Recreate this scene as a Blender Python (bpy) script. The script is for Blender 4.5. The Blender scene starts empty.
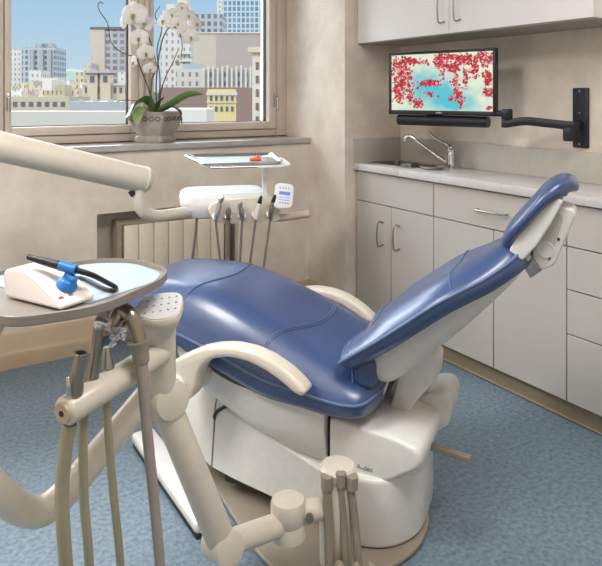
import bpy, bmesh, math, random
import numpy as np
from mathutils import Vector, Matrix
random.seed(7)
S = bpy.context.scene
COL = S.collection
PI = math.pi
V = Vector

# ------------------------------------------------------------------ camera, sky, sun, lamps, exposure
FW = V((.533, .846, 0)).normalized()
RT = V((.846, -.533, 0)).normalized()
CAM = V((0, 0, 1.297))
cd = bpy.data.cameras.new('camera')
cam = bpy.data.objects.new('camera', cd); COL.objects.link(cam)
cam.location = CAM
cam.rotation_euler = (PI/2, 0, math.atan2(FW.y, FW.x) - PI/2)
cd.sensor_fit = 'HORIZONTAL'; cd.sensor_width = 36.0
cd.lens = 650/602*36.0
cd.shift_y = -187/602
cd.clip_start = .05; cd.clip_end = 2000
S.camera = cam

S.view_settings.view_transform = 'Standard'
S.view_settings.look = 'None'
S.view_settings.gamma = 1
S.view_settings.use_curve_mapping = False
S.view_settings.exposure = 0.07

def lin(c):
    c = c/255
    return c/12.92 if c <= .04045 else ((c+.055)/1.055)**2.4
def rgb(r, g, b): return (lin(r), lin(g), lin(b), 1)

w = bpy.data.worlds.new('sky'); S.world = w; w.use_nodes = True
nt = w.node_tree; nt.nodes.clear()
o_ = nt.nodes.new('ShaderNodeOutputWorld'); bg = nt.nodes.new('ShaderNodeBackground')
tc = nt.nodes.new('ShaderNodeTexCoord'); sx = nt.nodes.new('ShaderNodeSeparateXYZ')
cr = nt.nodes.new('ShaderNodeValToRGB')
cr.color_ramp.elements[0].position = 0.0; cr.color_ramp.elements[0].color = rgb(205, 220, 228)
cr.color_ramp.elements[1].position = .18; cr.color_ramp.elements[1].color = rgb(158, 196, 230)
e_ = cr.color_ramp.elements.new(.06); e_.color = rgb(186, 212, 228)
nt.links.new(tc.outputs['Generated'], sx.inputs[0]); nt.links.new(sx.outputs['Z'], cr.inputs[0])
# bright patch added high in the sky, out of view, to light the window side
dt = nt.nodes.new('ShaderNodeVectorMath'); dt.operation = 'DOT_PRODUCT'; dt.inputs[1].default_value = V((-.30, .60, .74)).normalized()
hz = nt.nodes.new('ShaderNodeValToRGB'); hz.color_ramp.elements[0].position = .80; hz.color_ramp.elements[0].color = (0, 0, 0, 1)
hz.color_ramp.elements[1].position = .97; hz.color_ramp.elements[1].color = (13, 13.6, 14.5, 1)
sm = nt.nodes.new('ShaderNodeMix'); sm.data_type = 'RGBA'; sm.blend_type = 'ADD'; sm.inputs[0].default_value = 1
nt.links.new(tc.outputs['Generated'], dt.inputs[0]); nt.links.new(dt.outputs['Value'], hz.inputs[0])
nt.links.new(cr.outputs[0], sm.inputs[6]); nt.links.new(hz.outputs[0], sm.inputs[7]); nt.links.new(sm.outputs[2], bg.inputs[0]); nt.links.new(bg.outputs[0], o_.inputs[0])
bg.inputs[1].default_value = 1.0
# above the visible strip the unseen sky is raised far brighter to light the room
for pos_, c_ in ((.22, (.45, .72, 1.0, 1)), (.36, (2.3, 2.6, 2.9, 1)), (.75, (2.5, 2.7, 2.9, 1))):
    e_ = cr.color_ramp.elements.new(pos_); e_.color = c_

def light(kind, name, loc, energy, col=(1, 1, 1), size=None, rot=(0, 0, 0)):
    l = bpy.data.lights.new(name, kind); o = bpy.data.objects.new(name, l); COL.objects.link(o)
    l.energy = energy; l.color = col; o.location = loc; o.rotation_euler = rot
    if size: l.shape = 'RECTANGLE'; l.size, l.size_y = size
    return o
sun = light('SUN', 'sun', (0, 0, 30), 2.0, (1, .93, .82)); sun.data.angle = .01
sun.rotation_euler = V((.85, .06, -.52)).to_track_quat('-Z', 'Y').to_euler()
light('AREA', 'ceiling_lamp', (-.75, 1.6, 2.66), 58, (1, .988, .972), (1.2, .6))
light('AREA', 'ceiling_lamp', (1.0, .4, 2.66), 36, (1, .988, .972), (1.2, .6))
port = light('AREA', 'window_portal', (.9, 3.80, 1.85), 1, size=(3.0, 1.5), rot=(PI/2, 0, PI))
port.rotation_euler = V((0, -1, 0)).to_track_quat('-Z', 'Y').to_euler()
port.data.cycles.is_portal = True

# ------------------------------------------------------------------ materials
MATS = {}
def mat(name, col, rough=.5, metal=0, spec=.5, noise=None, bump=None, coat=0, coatr=.03, trans=0, alpha=1, emis=None):
    """noise = (scale, second colour, contrast, detail); bump = (scale, strength)"""
    if name in MATS: return MATS[name]
    m = bpy.data.materials.new(name); m.use_nodes = True
    n = m.node_tree.nodes; L = m.node_tree.links; p = n['Principled BSDF']
    p.inputs['Base Color'].default_value = col; p.inputs['Roughness'].default_value = rough
    p.inputs['Metallic'].default_value = metal; p.inputs['Specular IOR Level'].default_value = spec
    p.inputs['Coat Weight'].default_value = coat; p.inputs['Coat Roughness'].default_value = coatr; p.inputs['Transmission Weight'].default_value = trans
    p.inputs['Alpha'].default_value = alpha
    if emis:
        p.inputs['Emission Color'].default_value = emis[0]; p.inputs['Emission Strength'].default_value = emis[1]
    t = n.new('ShaderNodeTexCoord')
    if noise is None: noise = (30, tuple(c*.94 for c in col[:3])+(1,), .2, 2)
    a = n.new('ShaderNodeTexNoise'); a.inputs['Scale'].default_value = noise[0]; a.inputs['Detail'].default_value = noise[3]
    a.inputs['Roughness'].default_value = .6
    r = n.new('ShaderNodeValToRGB'); c = noise[2]
    r.color_ramp.elements[0].position = .5-c; r.color_ramp.elements[1].position = .5+c
    r.color_ramp.elements[0].color = noise[1]; r.color_ramp.elements[1].color = col
    L.new(t.outputs['Object'], a.inputs['Vector']); L.new(a.outputs['Fac'], r.inputs[0]); L.new(r.outputs[0], p.inputs['Base Color'])
    if bump:
        b = n.new('ShaderNodeTexNoise'); b.inputs['Scale'].default_value = bump[0]; b.inputs['Detail'].default_value = 3
        bp = n.new('ShaderNodeBump'); bp.inputs['Strength'].default_value = bump[1]; bp.inputs['Distance'].default_value = .01
        L.new(t.outputs['Object'], b.inputs['Vector']); L.new(b.outputs['Fac'], bp.inputs['Height']); L.new(bp.outputs[0], p.inputs['Normal'])
    MATS[name] = m
    return m

M_plaster = mat('plaster', rgb(236, 224, 210), .55, noise=(4.5, rgb(208, 195, 180), .18, 12), bump=(9, .06))
M_white_ceiling = mat('ceiling_paint', rgb(238, 234, 226), .8)
M_floor = mat('marbled_linoleum', rgb(124, 141, 152), .5, noise=(62, rgb(84, 101, 114), .17, 15))
M_base = mat('baseboard_paint', rgb(196, 174, 144), .45, noise=(5, rgb(180, 158, 128), .3, 5))
M_sill = mat('sill_stone', rgb(190, 184, 184), .08, noise=(12, rgb(164, 156, 154), .3, 6), coat=1)
M_winframe = mat('window_metal', rgb(214, 200, 188), .4, noise=(3, rgb(202, 188, 176), .3, 3))
M_darkgap = mat('dark_seal', rgb(58, 52, 48), .7)
M_lam = mat('grey_laminate', rgb(192, 186, 178), .42, noise=(2, rgb(184, 178, 171), .3, 3))
M_lam_white = mat('white_laminate', rgb(244, 240, 238), .35, noise=(2, rgb(238, 234, 231), .3, 3))
M_carcass = mat('cabinet_carcass', rgb(120, 112, 102), .6)
M_toe = mat('toe_kick', rgb(158, 142, 116), .5, noise=(4, rgb(140, 124, 98), .3, 4))
M_counter = mat('counter_laminate', rgb(208, 204, 200), .3, noise=(60, rgb(194, 190, 186), .25, 4))
M_splash = mat('splash_laminate', rgb(190, 184, 174), .35, noise=(40, rgb(182, 176, 166), .25, 4))
M_steel = mat('brushed_steel', rgb(190, 188, 184), .28, 1)
M_chrome = mat('chrome', rgb(225, 225, 225), .12, 1)
M_nickel = mat('warm_nickel', rgb(172, 164, 150), .3, 1)
M_black = mat('black_plastic', rgb(30, 30, 34), .42)
M_blackm = mat('black_metal', rgb(40, 40, 46), .45, .2)
M_chairw = mat('chair_white_plastic', rgb(228, 226, 221), .3, coat=.1)
M_cream = mat('cream_plastic', rgb(222, 212, 196), .32, coat=.1)
M_taupe = mat('taupe_enamel', rgb(150, 138, 122), .4)
M_hose = mat('grey_hose', rgb(150, 140, 126), .5)
M_hose2 = mat('olive_hose', rgb(160, 152, 126), .5)
M_purple = mat('mauve_hose', rgb(128, 112, 108), .5)
M_leather = mat('blue_leather', rgb(50, 76, 124), .38, spec=.8, noise=(6, rgb(42, 66, 112), .3, 4), bump=(5, .6), coat=.55, coatr=.22)
M_piping = mat('piping_leather', rgb(98, 118, 158), .4)  # lighter than the leather, edge highlight put into the colour
M_navy = mat('navy_strap', rgb(52, 52, 96), .5)
M_bright = mat('bright_white_plastic', rgb(242, 242, 243), .4)
M_traygrey = mat('tray_rim_grey', rgb(142, 134, 126), .35)
M_paper = mat('tray_paper', rgb(176, 190, 202), .4)
M_display = mat('blue_display', rgb(110, 130, 214), .2, emis=(rgb(110, 130, 214), .35))
M_blueknob = mat('blue_plastic', rgb(40, 122, 196), .35)
M_ink = mat('grey_ink', rgb(120, 128, 150), .5)
M_red = mat('red_ink', rgb(200, 60, 50), .5)
M_gauze = mat('orange_packet', rgb(232, 92, 60), .5, noise=(60, rgb(240, 150, 120), .2, 3))
M_clear = mat('clear_plastic', rgb(235, 240, 245), .08, trans=.8, spec=.8)
M_rad = mat('radiator_enamel', rgb(234, 221, 200), .4)
M_radgap = mat('radiator_bracket', rgb(150, 138, 118), .45)
M_pot = mat('grey_stone_pot', rgb(182, 173, 164), .7, noise=(22, rgb(156, 146, 138), .25, 6), bump=(50, .2))
M_potdark = mat('pot_relief', rgb(104, 96, 92), .7)
M_soil = mat('bark_moss', rgb(178, 168, 140), .9, noise=(80, rgb(110, 100, 70), .2, 4))
M_leaf = mat('orchid_leaf', rgb(104, 136, 78), .35, noise=(10, rgb(72, 104, 58), .3, 3))
M_leafpale = mat('pale_leaf', rgb(150, 172, 112), .35, noise=(10, rgb(112, 140, 84), .3, 3))
M_leafdark = mat('dark_leaf', rgb(60, 80, 52), .4)
M_stem = mat('orchid_stem', rgb(104, 92, 64), .6)
M_twig = mat('willow_twig', rgb(82, 70, 62), .7)
M_petal = mat('white_petal', rgb(240, 237, 235), .5, noise=(40, rgb(224, 219, 216), .3, 3))
M_lip = mat('yellow_lip', rgb(176, 160, 96), .5)

def glass_mat():
    m = bpy.data.materials.new('window_glass'); m.use_nodes = True
    n = m.node_tree.nodes; L = m.node_tree.links; n.clear()
    o = n.new('ShaderNodeOutputMaterial'); mx = n.new('ShaderNodeMixShader')
    t = n.new('ShaderNodeBsdfTransparent'); g = n.new('ShaderNodeBsdfGlossy'); g.inputs['Roughness'].default_value = .02
    f = n.new('ShaderNodeFresnel'); f.inputs['IOR'].default_value = 1.2
    t.inputs[0].default_value = (.97, .985, .985, 1)
    L.new(f.outputs[0], mx.inputs[0]); L.new(t.outputs[0], mx.inputs[1]); L.new(g.outputs[0], mx.inputs[2]); L.new(mx.outputs[0], o.inputs[0])
    return m
M_glass = glass_mat()

def grid_mat(name, wall, pane, bw, bh, mortar, rough=.6):
    wall = tuple(x*.66 for x in wall[:3])+(1,); pane = tuple(x*.7 for x in pane[:3])+(1,)
    """facade: dark window panes between wall strips, in the building's own coordinates"""
    m = bpy.data.materials.new(name); m.use_nodes = True
    n = m.node_tree.nodes; L = m.node_tree.links; p = n['Principled BSDF']; p.inputs['Roughness'].default_value = rough
    t = n.new('ShaderNodeTexCoord'); s = n.new('ShaderNodeSeparateXYZ'); c = n.new('ShaderNodeCombineXYZ')
    ad = n.new('ShaderNodeMath'); ad.operation = 'ADD'
    b = n.new('ShaderNodeTexBrick'); b.offset = 0
    b.inputs['Color1'].default_value = pane; b.inputs['Color2'].default_value = tuple(x*1.5 for x in pane[:3])+(1,)
    b.inputs['Mortar'].default_value = wall; b.inputs['Scale'].default_value = 1
    b.inputs['Brick Width'].default_value = bw; b.inputs['Row Height'].default_value = bh
    b.inputs['Mortar Size'].default_value = mortar; b.inputs['Mortar Smooth'].default_value = .05
    L.new(t.outputs['Object'], s.inputs[0]); L.new(s.outputs['X'], ad.inputs[0]); L.new(s.outputs['Y'], ad.inputs[1])
    L.new(ad.outputs[0], c.inputs['X']); L.new(s.outputs['Z'], c.inputs['Y']); L.new(c.outputs[0], b.inputs['Vector'])
    L.new(b.outputs['Color'], p.inputs['Base Color'])
    return m

# ------------------------------------------------------------------ geometry helpers
def at(u, v, d): return CAM + (FW + RT*((u-301)/650) + V((0, 0, (96-v)/650)))*d

def obj(name, bm, m, parent=None, world=True, ang=.7, kind=None, smooth=True):
    me = bpy.data.meshes.new(name)
    bmesh.ops.recalc_face_normals(bm, faces=bm.faces[:])
    if parent is not None and world: bm.transform(WM[parent.name].inverted())
    bm.to_mesh(me); bm.free()
    me.materials.append(m)
    if smooth:
        me.shade_smooth(); me.set_sharp_from_angle(angle=ang)
    o = bpy.data.objects.new(name, me); COL.objects.link(o)
    if parent is not None:
        o.parent = parent
        if world: WM[o.name] = WM[parent.name]
        else: WM[o.name] = WM[parent.name]
    else: WM[o.name] = Matrix.Identity(4)
    if kind: o['kind'] = kind
    return o
WM = {}
def tag(o, label, cat, group=None, kind=None):
    o['label'] = label; o['category'] = cat
    if group: o['group'] = group
    if kind: o['kind'] = kind
    return o
def thing(name, label, cat, loc=(0, 0, 0), rotz=0, group=None):
    o = bpy.data.objects.new(name, None); COL.objects.link(o); o.empty_display_size = .05
    o.location = loc; o.rotation_euler = (0, 0, rotz)
    WM[o.name] = Matrix.Translation(V(loc)) @ Matrix.Rotation(rotz, 4, 'Z')
    return tag(o, label, cat, group)
def NB(): return bmesh.new()
def merge(bm, t, M=None):
    mp = {}
    for v in t.verts: mp[v] = bm.verts.new(M @ v.co if M else v.co)
    for f in t.faces:
        try: bm.faces.new([mp[v] for v in f.verts])
        except ValueError: pass
    t.free()
def box(bm, lo, hi, bev=0, seg=2, M=None):
    t = bmesh.new(); bmesh.ops.create_cube(t, size=1)
    lo = V(lo); hi = V(hi); c = (lo+hi)/2; s = hi-lo
    for v in t.verts: v.co = V((v.co.x*s.x+c.x, v.co.y*s.y+c.y, v.co.z*s.z+c.z))
    if bev: bmesh.ops.bevel(t, geom=t.edges[:], offset=min(bev, .49*min(abs(s.x), abs(s.y), abs(s.z))), segments=seg, affect='EDGES', profile=.5)
    merge(bm, t, M); return bm
def bx(lo, hi, bev=0, seg=2, M=None): return box(NB(), lo, hi, bev, seg, M)
def prism(bm, poly, y0, y1, bev=0, seg=3, M=None, inset=None):
    """polygon in (x, z), extruded along y"""
    t = bmesh.new()
    a = [t.verts.new((x, y0, z)) for x, z in poly]; b = [t.verts.new((x, y1, z)) for x, z in poly]
    t.faces.new(a); t.faces.new(b[::-1]); n = len(a)
    for i in range(n): t.faces.new((a[i], a[(i+1) % n], b[(i+1) % n], b[i]))
    bmesh.ops.recalc_face_normals(t, faces=t.faces[:])
    if bev:
        cap = [e for e in t.edges if abs(e.verts[0].co.y-e.verts[1].co.y) < 1e-6]
        bmesh.ops.bevel(t, geom=cap, offset=bev, segments=seg, affect='EDGES', profile=.5)
    merge(bm, t, M); return bm
def slab(bm, poly, z0, z1, bev=0, seg=3, M=None):
    """polygon in (x, y), extruded along z"""
    R = Matrix(((1, 0, 0, 0), (0, 0, 1, 0), (0, 1, 0, 0), (0, 0, 0, 1)))
    return prism(bm, poly, z0, z1, bev, seg, (M @ R) if M else R)
def rounded(poly, r, n=5):
    """round the corners of a polygon; r a number or one per corner"""
    out = []; N = len(poly)
    for i in range(N):
        p = V(poly[i]); a = V(poly[i-1]); b = V(poly[(i+1) % N]); rr = r[i] if isinstance(r, (list, tuple)) else r
        da = (a-p); db = (b-p); k = min(rr, da.length*.48, db.length*.48)
        p0 = p+da.normalized()*k; p1 = p+db.normalized()*k
        for j in range(n+1):
            t = j/n; q = p0*(1-t)**2 + p*2*t*(1-t) + p1*t*t; out.append((q.x, q.y))
    return out
def spline(pts, n=8):
    pts = [V(p) for p in pts]
    if len(pts) < 3: return pts
    P = [pts[0]*2-pts[1]] + pts + [pts[-1]*2-pts[-2]]; out = []
    for i in range(1, len(P)-2):
        a, b, c, d = P[i-1:i+3]
        for j in range(n):
            t = j/n
            out.append(.5*((2*b)+(c-a)*t+(2*a-5*b+4*c-d)*t*t+(3*b-a-3*c+d)*t**3))
    out.append(pts[-1]); return out
def loft(bm, rings, cap=True):
    vs = [[bm.verts.new(p) for p in r] for r in rings]; n = len(vs[0])
    for i in range(len(vs)-1):
        for j in range(n):
            bm.faces.new((vs[i][j], vs[i][(j+1) % n], vs[i+1][(j+1) % n], vs[i+1][j]))
    if cap: bm.faces.new(vs[0]); bm.faces.new(vs[-1][::-1])
    return bm
def tube(bm, pts, r, n=14, smooth=0, round_cap=0):
    """r: radius or list of radii (interpolated along the points)"""
    k0 = len(pts); pts = spline(pts, smooth) if smooth else [V(p) for p in pts]
    N = len(pts)
    rs = [r]*N if not isinstance(r, (list, tuple)) else list(np.interp(np.linspace(0, 1, N), np.linspace(0, 1, len(r)), r))
    if round_cap:
        a = (pts[0]-pts[1]).normalized(); b = (pts[-1]-pts[-2]).normalized(); m = 4
        pa, pb, ra, rb = [], [], [], []
        for i in range(1, m+1):
            t = PI/2*i/m*.97
            pa.insert(0, pts[0]+a*rs[0]*round_cap*math.sin(t)); ra.insert(0, rs[0]*math.cos(t))
            pb.append(pts[-1]+b*rs[-1]*round_cap*math.sin(t)); rb.append(rs[-1]*math.cos(t))
        pts = pa+pts+pb; rs = ra+rs+rb; N = len(pts)
    T = [(pts[min(i+1, N-1)]-pts[max(i-1, 0)]).normalized() for i in range(N)]
    u = T[0].orthogonal().normalized(); rings = []
    for i in range(N):
        u = (u-T[i]*u.dot(T[i])).normalized(); v = T[i].cross(u)
        rings.append([pts[i]+(u*math.cos(2*PI*j/n)+v*math.sin(2*PI*j/n))*rs[i] for j in range(n)])
    return loft(bm, rings)
def tb(pts, r, n=14, smooth=0, round_cap=0): return tube(NB(), pts, r, n, smooth, round_cap)
def lathe(bm, prof, origin=(0, 0, 0), axis=(0, 0, 1), n=28):
    """prof: list of (radius, height) along the axis"""
    q = V((0, 0, 1)).rotation_difference(V(axis).normalized()); o = V(origin)
    return loft(bm, [[o+q @ V((max(r, 1e-4)*math.cos(2*PI*j/n), max(r, 1e-4)*math.sin(2*PI*j/n), h)) for j in range(n)] for r, h in prof])
def lt(prof, origin=(0, 0, 0), axis=(0, 0, 1), n=28): return lathe(NB(), prof, origin, axis, n)
def table(rows, n):
    """smooth interpolation of a table of numbers"""
    k = [V(r) if len(r) <= 4 else None for r in rows]
    A = np.array(rows, float); P = np.vstack([2*A[0]-A[1], A, 2*A[-1]-A[-2]]); out = []
    for i in range(1, len(P)-2):
        a, b, c, d = P[i-1:i+3]
        for j in range(n):
            t = j/n; out.append(.5*((2*b)+(c-a)*t+(2*a-5*b+4*c-d)*t*t+(3*b-a-3*c+d)*t**3))
    out.append(A[-1]); return out
def text(name, s, size, M, m, parent, world=True, depth=.0006):
    c = bpy.data.curves.new(name, 'FONT'); c.body = s; c.size = size; c.extrude = depth; c.align_x = 'CENTER'; c.align_y = 'CENTER'
    o = bpy.data.objects.new('t', c); COL.objects.link(o)
    me = bpy.data.meshes.new_from_object(o.evaluated_get(bpy.context.evaluated_depsgraph_get()))
    bpy.data.objects.remove(o); bm = bmesh.new(); bm.from_mesh(me); bm.transform(M)
    return obj(name, bm, m, parent, world, smooth=False)
def struct(name, bm, m, **k): return obj(name, bm, m, kind='structure', **k)
def frame_M(o, x, z):
    """matrix with local X along x, local Z along z (orthogonalised), origin o"""
    x = V(x).normalized(); z = V(z); z = (z-x*z.dot(x)).normalized(); y = z.cross(x)
    return Matrix(((x.x, y.x, z.x, o[0]), (x.y, y.y, z.y, o[1]), (x.z, y.z, z.z, o[2]), (0, 0, 0, 1)))

# ------------------------------------------------------------------ the room
XR, XP, YP, YW, YG, ZC = 2.60, 2.185, 3.0, 3.375, 3.66, 2.70
XL, YB = -1.7, -1.4
struct('floor', bx((XL-.2, YB-.2, -.12), (XR+.3, 4.0, 0)), M_floor)
struct('ceiling', bx((XL-.2, YB-.2, ZC), (XR+.3, 4.0, ZC+.15)), M_white_ceiling)
struct('wall_right', bx((XR, YB-.2, 0), (XR+.2, YP+.02, ZC)), M_plaster)
struct('wall_pier', bx((XP, YP, 0), (XR+.3, 4.0, ZC), .004), M_plaster)
struct('wall_left', bx((XL-.2, YB-.2, 0), (XL, 4.0, ZC)), M_plaster)
struct('wall_rear', bx((XL, YB-.2, 0), (XR, YB, ZC)), M_plaster)
b = NB()
NX0, NX1, NZ = .891, 1.70, .69
box(b, (XL, YW, 0), (NX0, 3.80, 1.005)); box(b, (NX1, YW, 0), (XP, 3.80, 1.005))
box(b, (NX0, YW, NZ), (NX1, 3.80, 1.005)); box(b, (NX0, YW+.16, 0), (NX1, 3.80, NZ))
box(b, (XL, 3.60, 2.45), (XP, 3.80, ZC)); box(b, (XL, YW, 1.005), (-1.3, 3.80, ZC))
struct('wall_window', b, M_plaster)
struct('trim_1', bx((-1.3, YW-.022, 1.008), (XP-.001, 3.655, 1.042), .006), M_sill)       # the stone sill
# baseboards: flat board with a rounded shoe moulding
def baseboard(name, p0, p1, nrm, h=.165):
    p0 = V(p0); p1 = V(p1); d = (p1-p0); n = V(nrm)
    prof = [(0, 0), (.032, 0), (.032, .055), (.027, .075), (.018, .085), (.015, h-.012), (.006, h), (0, h)]
    t = NB(); loft(t, [[p+n*a+V((0, 0, z)) for a, z in prof] for p in (p0, p1)])
    return struct(name, t, M_base)
baseboard('baseboard_window', (XL, YW, 0), (NX0, YW, 0), (0, -1, 0))
baseboard('baseboard_window_right', (NX1, YW, 0), (XP, YW, 0), (0, -1, 0))
baseboard('baseboard_pier', (XP, YW, 0), (XP, YP, 0), (-1, 0, 0))

# window: casing, two sashes, mullion
wi = struct('window_1', bx((XP-.085, YG-.02, 1.042), (XP, YG+.10, 2.45), .004), M_winframe)
def wpart(name, bm, m=M_winframe): return obj(name, bm, m, wi)
wpart('sill_rail', bx((-1.3, YG-.02, 1.042), (XP-.085, YG+.10, 1.085), .004))
wpart('head_rail', bx((-1.3, YG-.02, 2.40), (XP-.085, YG+.10, 2.45), .004))
b = NB()
box(b, (1.193, YG-.045, 1.085), (1.251, YG+.09, 2.40), .006)
for i in range(2): box(b, (1.200+i*.026, YG-.056, 1.085), (1.218+i*.026, YG-.03, 2.40), .004)
wpart('mullion', b)
b = NB(); box(b, (.40, YG-.02, 1.085), (.488, YG+.09, 2.40), .004); wpart('mullion', b)
def sash(x0, x1):
    b = NB(); z0, z1 = 1.088, 2.395; t = .046; y0, y1 = YG-.035, YG+.05
    box(b, (x0, y0, z0), (x0+.03, y1, z1), .005); box(b, (x1-t, y0, z0), (x1, y1, z1), .005)
    box(b, (x0+.03, y0, z0), (x1-t, y1, z0+t), .005); box(b, (x0+.03, y0, z1-t), (x1-t, y1, z1), .005)
    wpart('sash', b)
    g = NB(); xa, xb = x0+.03, x1-t
    for q in ((xa, xa+.006, z0+t, z1-t), (xb-.006, xb, z0+t, z1-t), (xa, xb, z0+t, z0+t+.004)): box(g, (q[0], y1-.03, q[2]), (q[1], y1-.005, q[3]))
    wpart('glazing_seal', g, M_darkgap)
    wpart('pane', bx((xa, YG+.028, z0+t), (xb, YG+.032, z1-t)), M_glass)
sash(.492, 1.192); sash(1.252, XP-.091); sash(-1.28, .398)
for x, z in ((.506, 1.27), (2.085, 1.27)):
    b = NB(); box(b, (x-.010, YG-.047, z-.045), (x+.010, YG-.034, z+.045), .003)
    tube(b, [(x, YG-.05, z+.02), (x, YG-.075, z+.018), (x-.004, YG-.08, z-.055)], .006, 10)
    wpart('handle', b, M_steel)

# ------------------------------------------------------------------ radiator in its niche
t = thing('radiator', 'cream ribbed column radiator recessed in the niche under the window', 'radiator', (1.3, YW+.075, 0))
x0, x1, zt = 1.0, 1.655, .635
n = 7; wd = (x1-.035-x0-.035)/n
for i in range(n):
    xx = x0+.035+i*wd
    obj('column', bx((xx+.0015, YW+.02, .10), (xx+wd-.0015, YW+.12, zt-.025), .006), M_rad, t)
b = NB(); box(b, (x0+.02, YW+.03, zt-.026), (x1-.02, YW+.11, zt-.008), .006); tube(b, [(x0, YW+.07, zt-.01), (x1, YW+.07, zt-.01)], .012, 10)
obj('header', b, M_radgap, t)
for x in (x0, x1-.03):
    b = NB(); box(b, (x, YW+.015, .02), (x+.03, YW+.125, zt), .008)
    for z in (.62, .60, .56): tube(b, [(x+.015, YW+.01, z), (x+.015, YW+.03, z)], .012, 12)
    for z in (.45, .3): tube(b, [(x+.015, YW+.012, z-.06), (x+.015, YW+.012, z+.06)], .008, 10, 0, 1)
    obj('end_bracket', b, M_radgap, t)
obj('foot', bx((x0+.04, YW+.03, 0), (x1-.04, YW+.11, .10), .004), M_radgap, t)

# ------------------------------------------------------------------ sink wall: base cabinets, counter, sink, tap
XF = 2.26
def handle_v(x, y, z0, z1, parent):
    obj('handle', tb([(x, y, z0), (x-.038, y+.004, z0+.002), (x-.038, y+.004, z1-.002), (x, y, z1)], .0045, 10, 6), M_nickel, parent, )
def handle_h(x, y0, y1, z, parent):
    obj('handle', tb([(x, y0, z), (x-.028, y0+.006*(1 if y1 > y0 else -1), z), (x-.028, y1-.006*(1 if y1 > y0 else -1), z), (x, y1, z)], .0045, 10, 6), M_nickel, parent)
def front(name, y0, y1, z0, z1, parent): return obj(name, bx((XF, y0+.0025, z0+.0025), (XF+.019, y1-.0025, z1-.0025), .0012, 1), M_lam, parent)
def carcass(y0, y1, parent):
    obj('carcass', bx((XF+.02, y0+.001, .09), (XR-.003, y1-.001, .765 if y1 > 2.9 else .874)), M_carcass, parent)
    obj('toe_kick', bx((XF+.035, y0+.0005, 0.0), (XF+.055, y1-.0005, .09)), M_toe, parent)
    obj('shoe_moulding', tb([(XF+.034, y0+.0005, .006), (XF+.034, y1-.0005, .006)], .0055, 10), M_toe, parent)
ZT = .872
t = thing('base_cabinet', 'grey laminate sink base cabinet with two doors nearest the window', 'cabinet', (XF+.17, 2.674, 0))
carcass(2.362, 2.986, t); front('false_front', 2.362, 2.986, .703, ZT, t)
d = front('door', 2.684, 2.986, .088, .703, t); handle_v(XF, 2.748, .490, .610, d)
d = front('door', 2.362, 2.684, .088, .703, t); handle_v(XF, 2.614, .494, .612, d)
t = thing('base_cabinet', 'grey laminate base cabinet with one wide drawer over two doors, behind the headrest', 'cabinet', (XF+.17, 1.989, 0))
carcass(1.616, 2.362, t)
d = front('drawer', 1.616, 2.362, .703, ZT, t); handle_h(XF, 2.07, 1.91, .782, d)
d = front('door', 1.985, 2.362, .088, .703, t); d = front('door', 1.616, 1.985, .088, .703, t)
t = thing('base_cabinet', 'grey laminate cabinet of stacked drawers at the right edge of the photo', 'cabinet', (XF+.17, 1.24, 0))
carcass(.87, 1.616, t)
for z0, z1 in ((.703, ZT), (.533, .703), (.357, .533), (.088, .357)):
    d = front('drawer', .87, 1.616, z0, z1, t); handle_h(XF, 1.32, 1.16, (z0+z1)/2, d)
# counter with cut-out for the sink, and splashes
SX0, SX1, SY0, SY1 = 2.325, 2.525, 2.60, 2.955
ct = thing('countertop', 'continuous pale grey worktop with low backsplash over the base cabinets', 'countertop', (2.42, 1.9, .876))
b = NB()
box(b, (2.24, .87, .876), (XR-.001, SY0, .914), .003); box(b, (2.24, SY1, .876), (XR-.001, YP-.001, .914), .003)
box(b, (2.24, SY0, .876), (SX0, SY1, .914), .003); box(b, (SX1, SY0, .876), (XR-.001, SY1, .914), .003)
obj('worktop', b, M_counter, ct)
b = NB(); box(b, (XR-.016, .87, .914), (XR-.001, YP-.017, 1.05), .002); obj('backsplash', b, M_splash, ct)
b = NB(); box(b, (2.243, YP-.016, .914), (XR-.001, YP-.001, 1.05), .002); obj('side_splash', b, M_splash, ct)

sk = thing('sink', 'stainless steel sink set into the pale worktop', 'sink', (2.425, 2.75, .914))
b = NB()
def rect(x0, x1, y0, y1, z, r=.03): return [V((x, y, z)) for x, y in rounded([(x0, y0), (x1, y0), (x1, y1), (x0, y1)], r, 5)]
loft(b, [rect(SX0-.012, SX1+.012, SY0-.012, SY1+.012, .9145), rect(SX0-.012, SX1+.012, SY0-.012, SY1+.012, .9175), rect(SX0+.004, SX1-.004, SY0+.004, SY1-.004, .9175),
         rect(SX0+.006, SX1-.006, SY0+.006, SY1-.006, .79), rect(SX0+.02, SX1-.02, SY0+.02, SY1-.02, .78)], cap=False)
b.faces.new([v for v in b.verts[-24:]]) if len(b.verts) >= 24 else None
obj('basin', b, M_steel, sk)
obj('drain', lt([(.0, .781), (.03, .781), (.03, .784), (.022, .785), (0, .783)], (2.425, 2.75, 0)), M_chrome, sk)
tag(obj('drinking_cup', lt([(.0, 0), (.024, 0), (.032, .145), (.030, .145), (.022, .004), (0, .004)], (2.40, 2.72, .86)), M_clear), 'small clear plastic cup standing in the sink', 'cup')
bpy.data.objects['drinking_cup'].location.z = -.079
sd = tag(obj('soap_dish', lt([(0, 0), (.05, 0), (.062, .009), (.066, .016), (.06, .0165), (.048, .006), (0, .005)], (2.395, 2.515, .9145)), M_steel), 'small round steel dish beside the sink, below the tap', 'dish')

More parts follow.
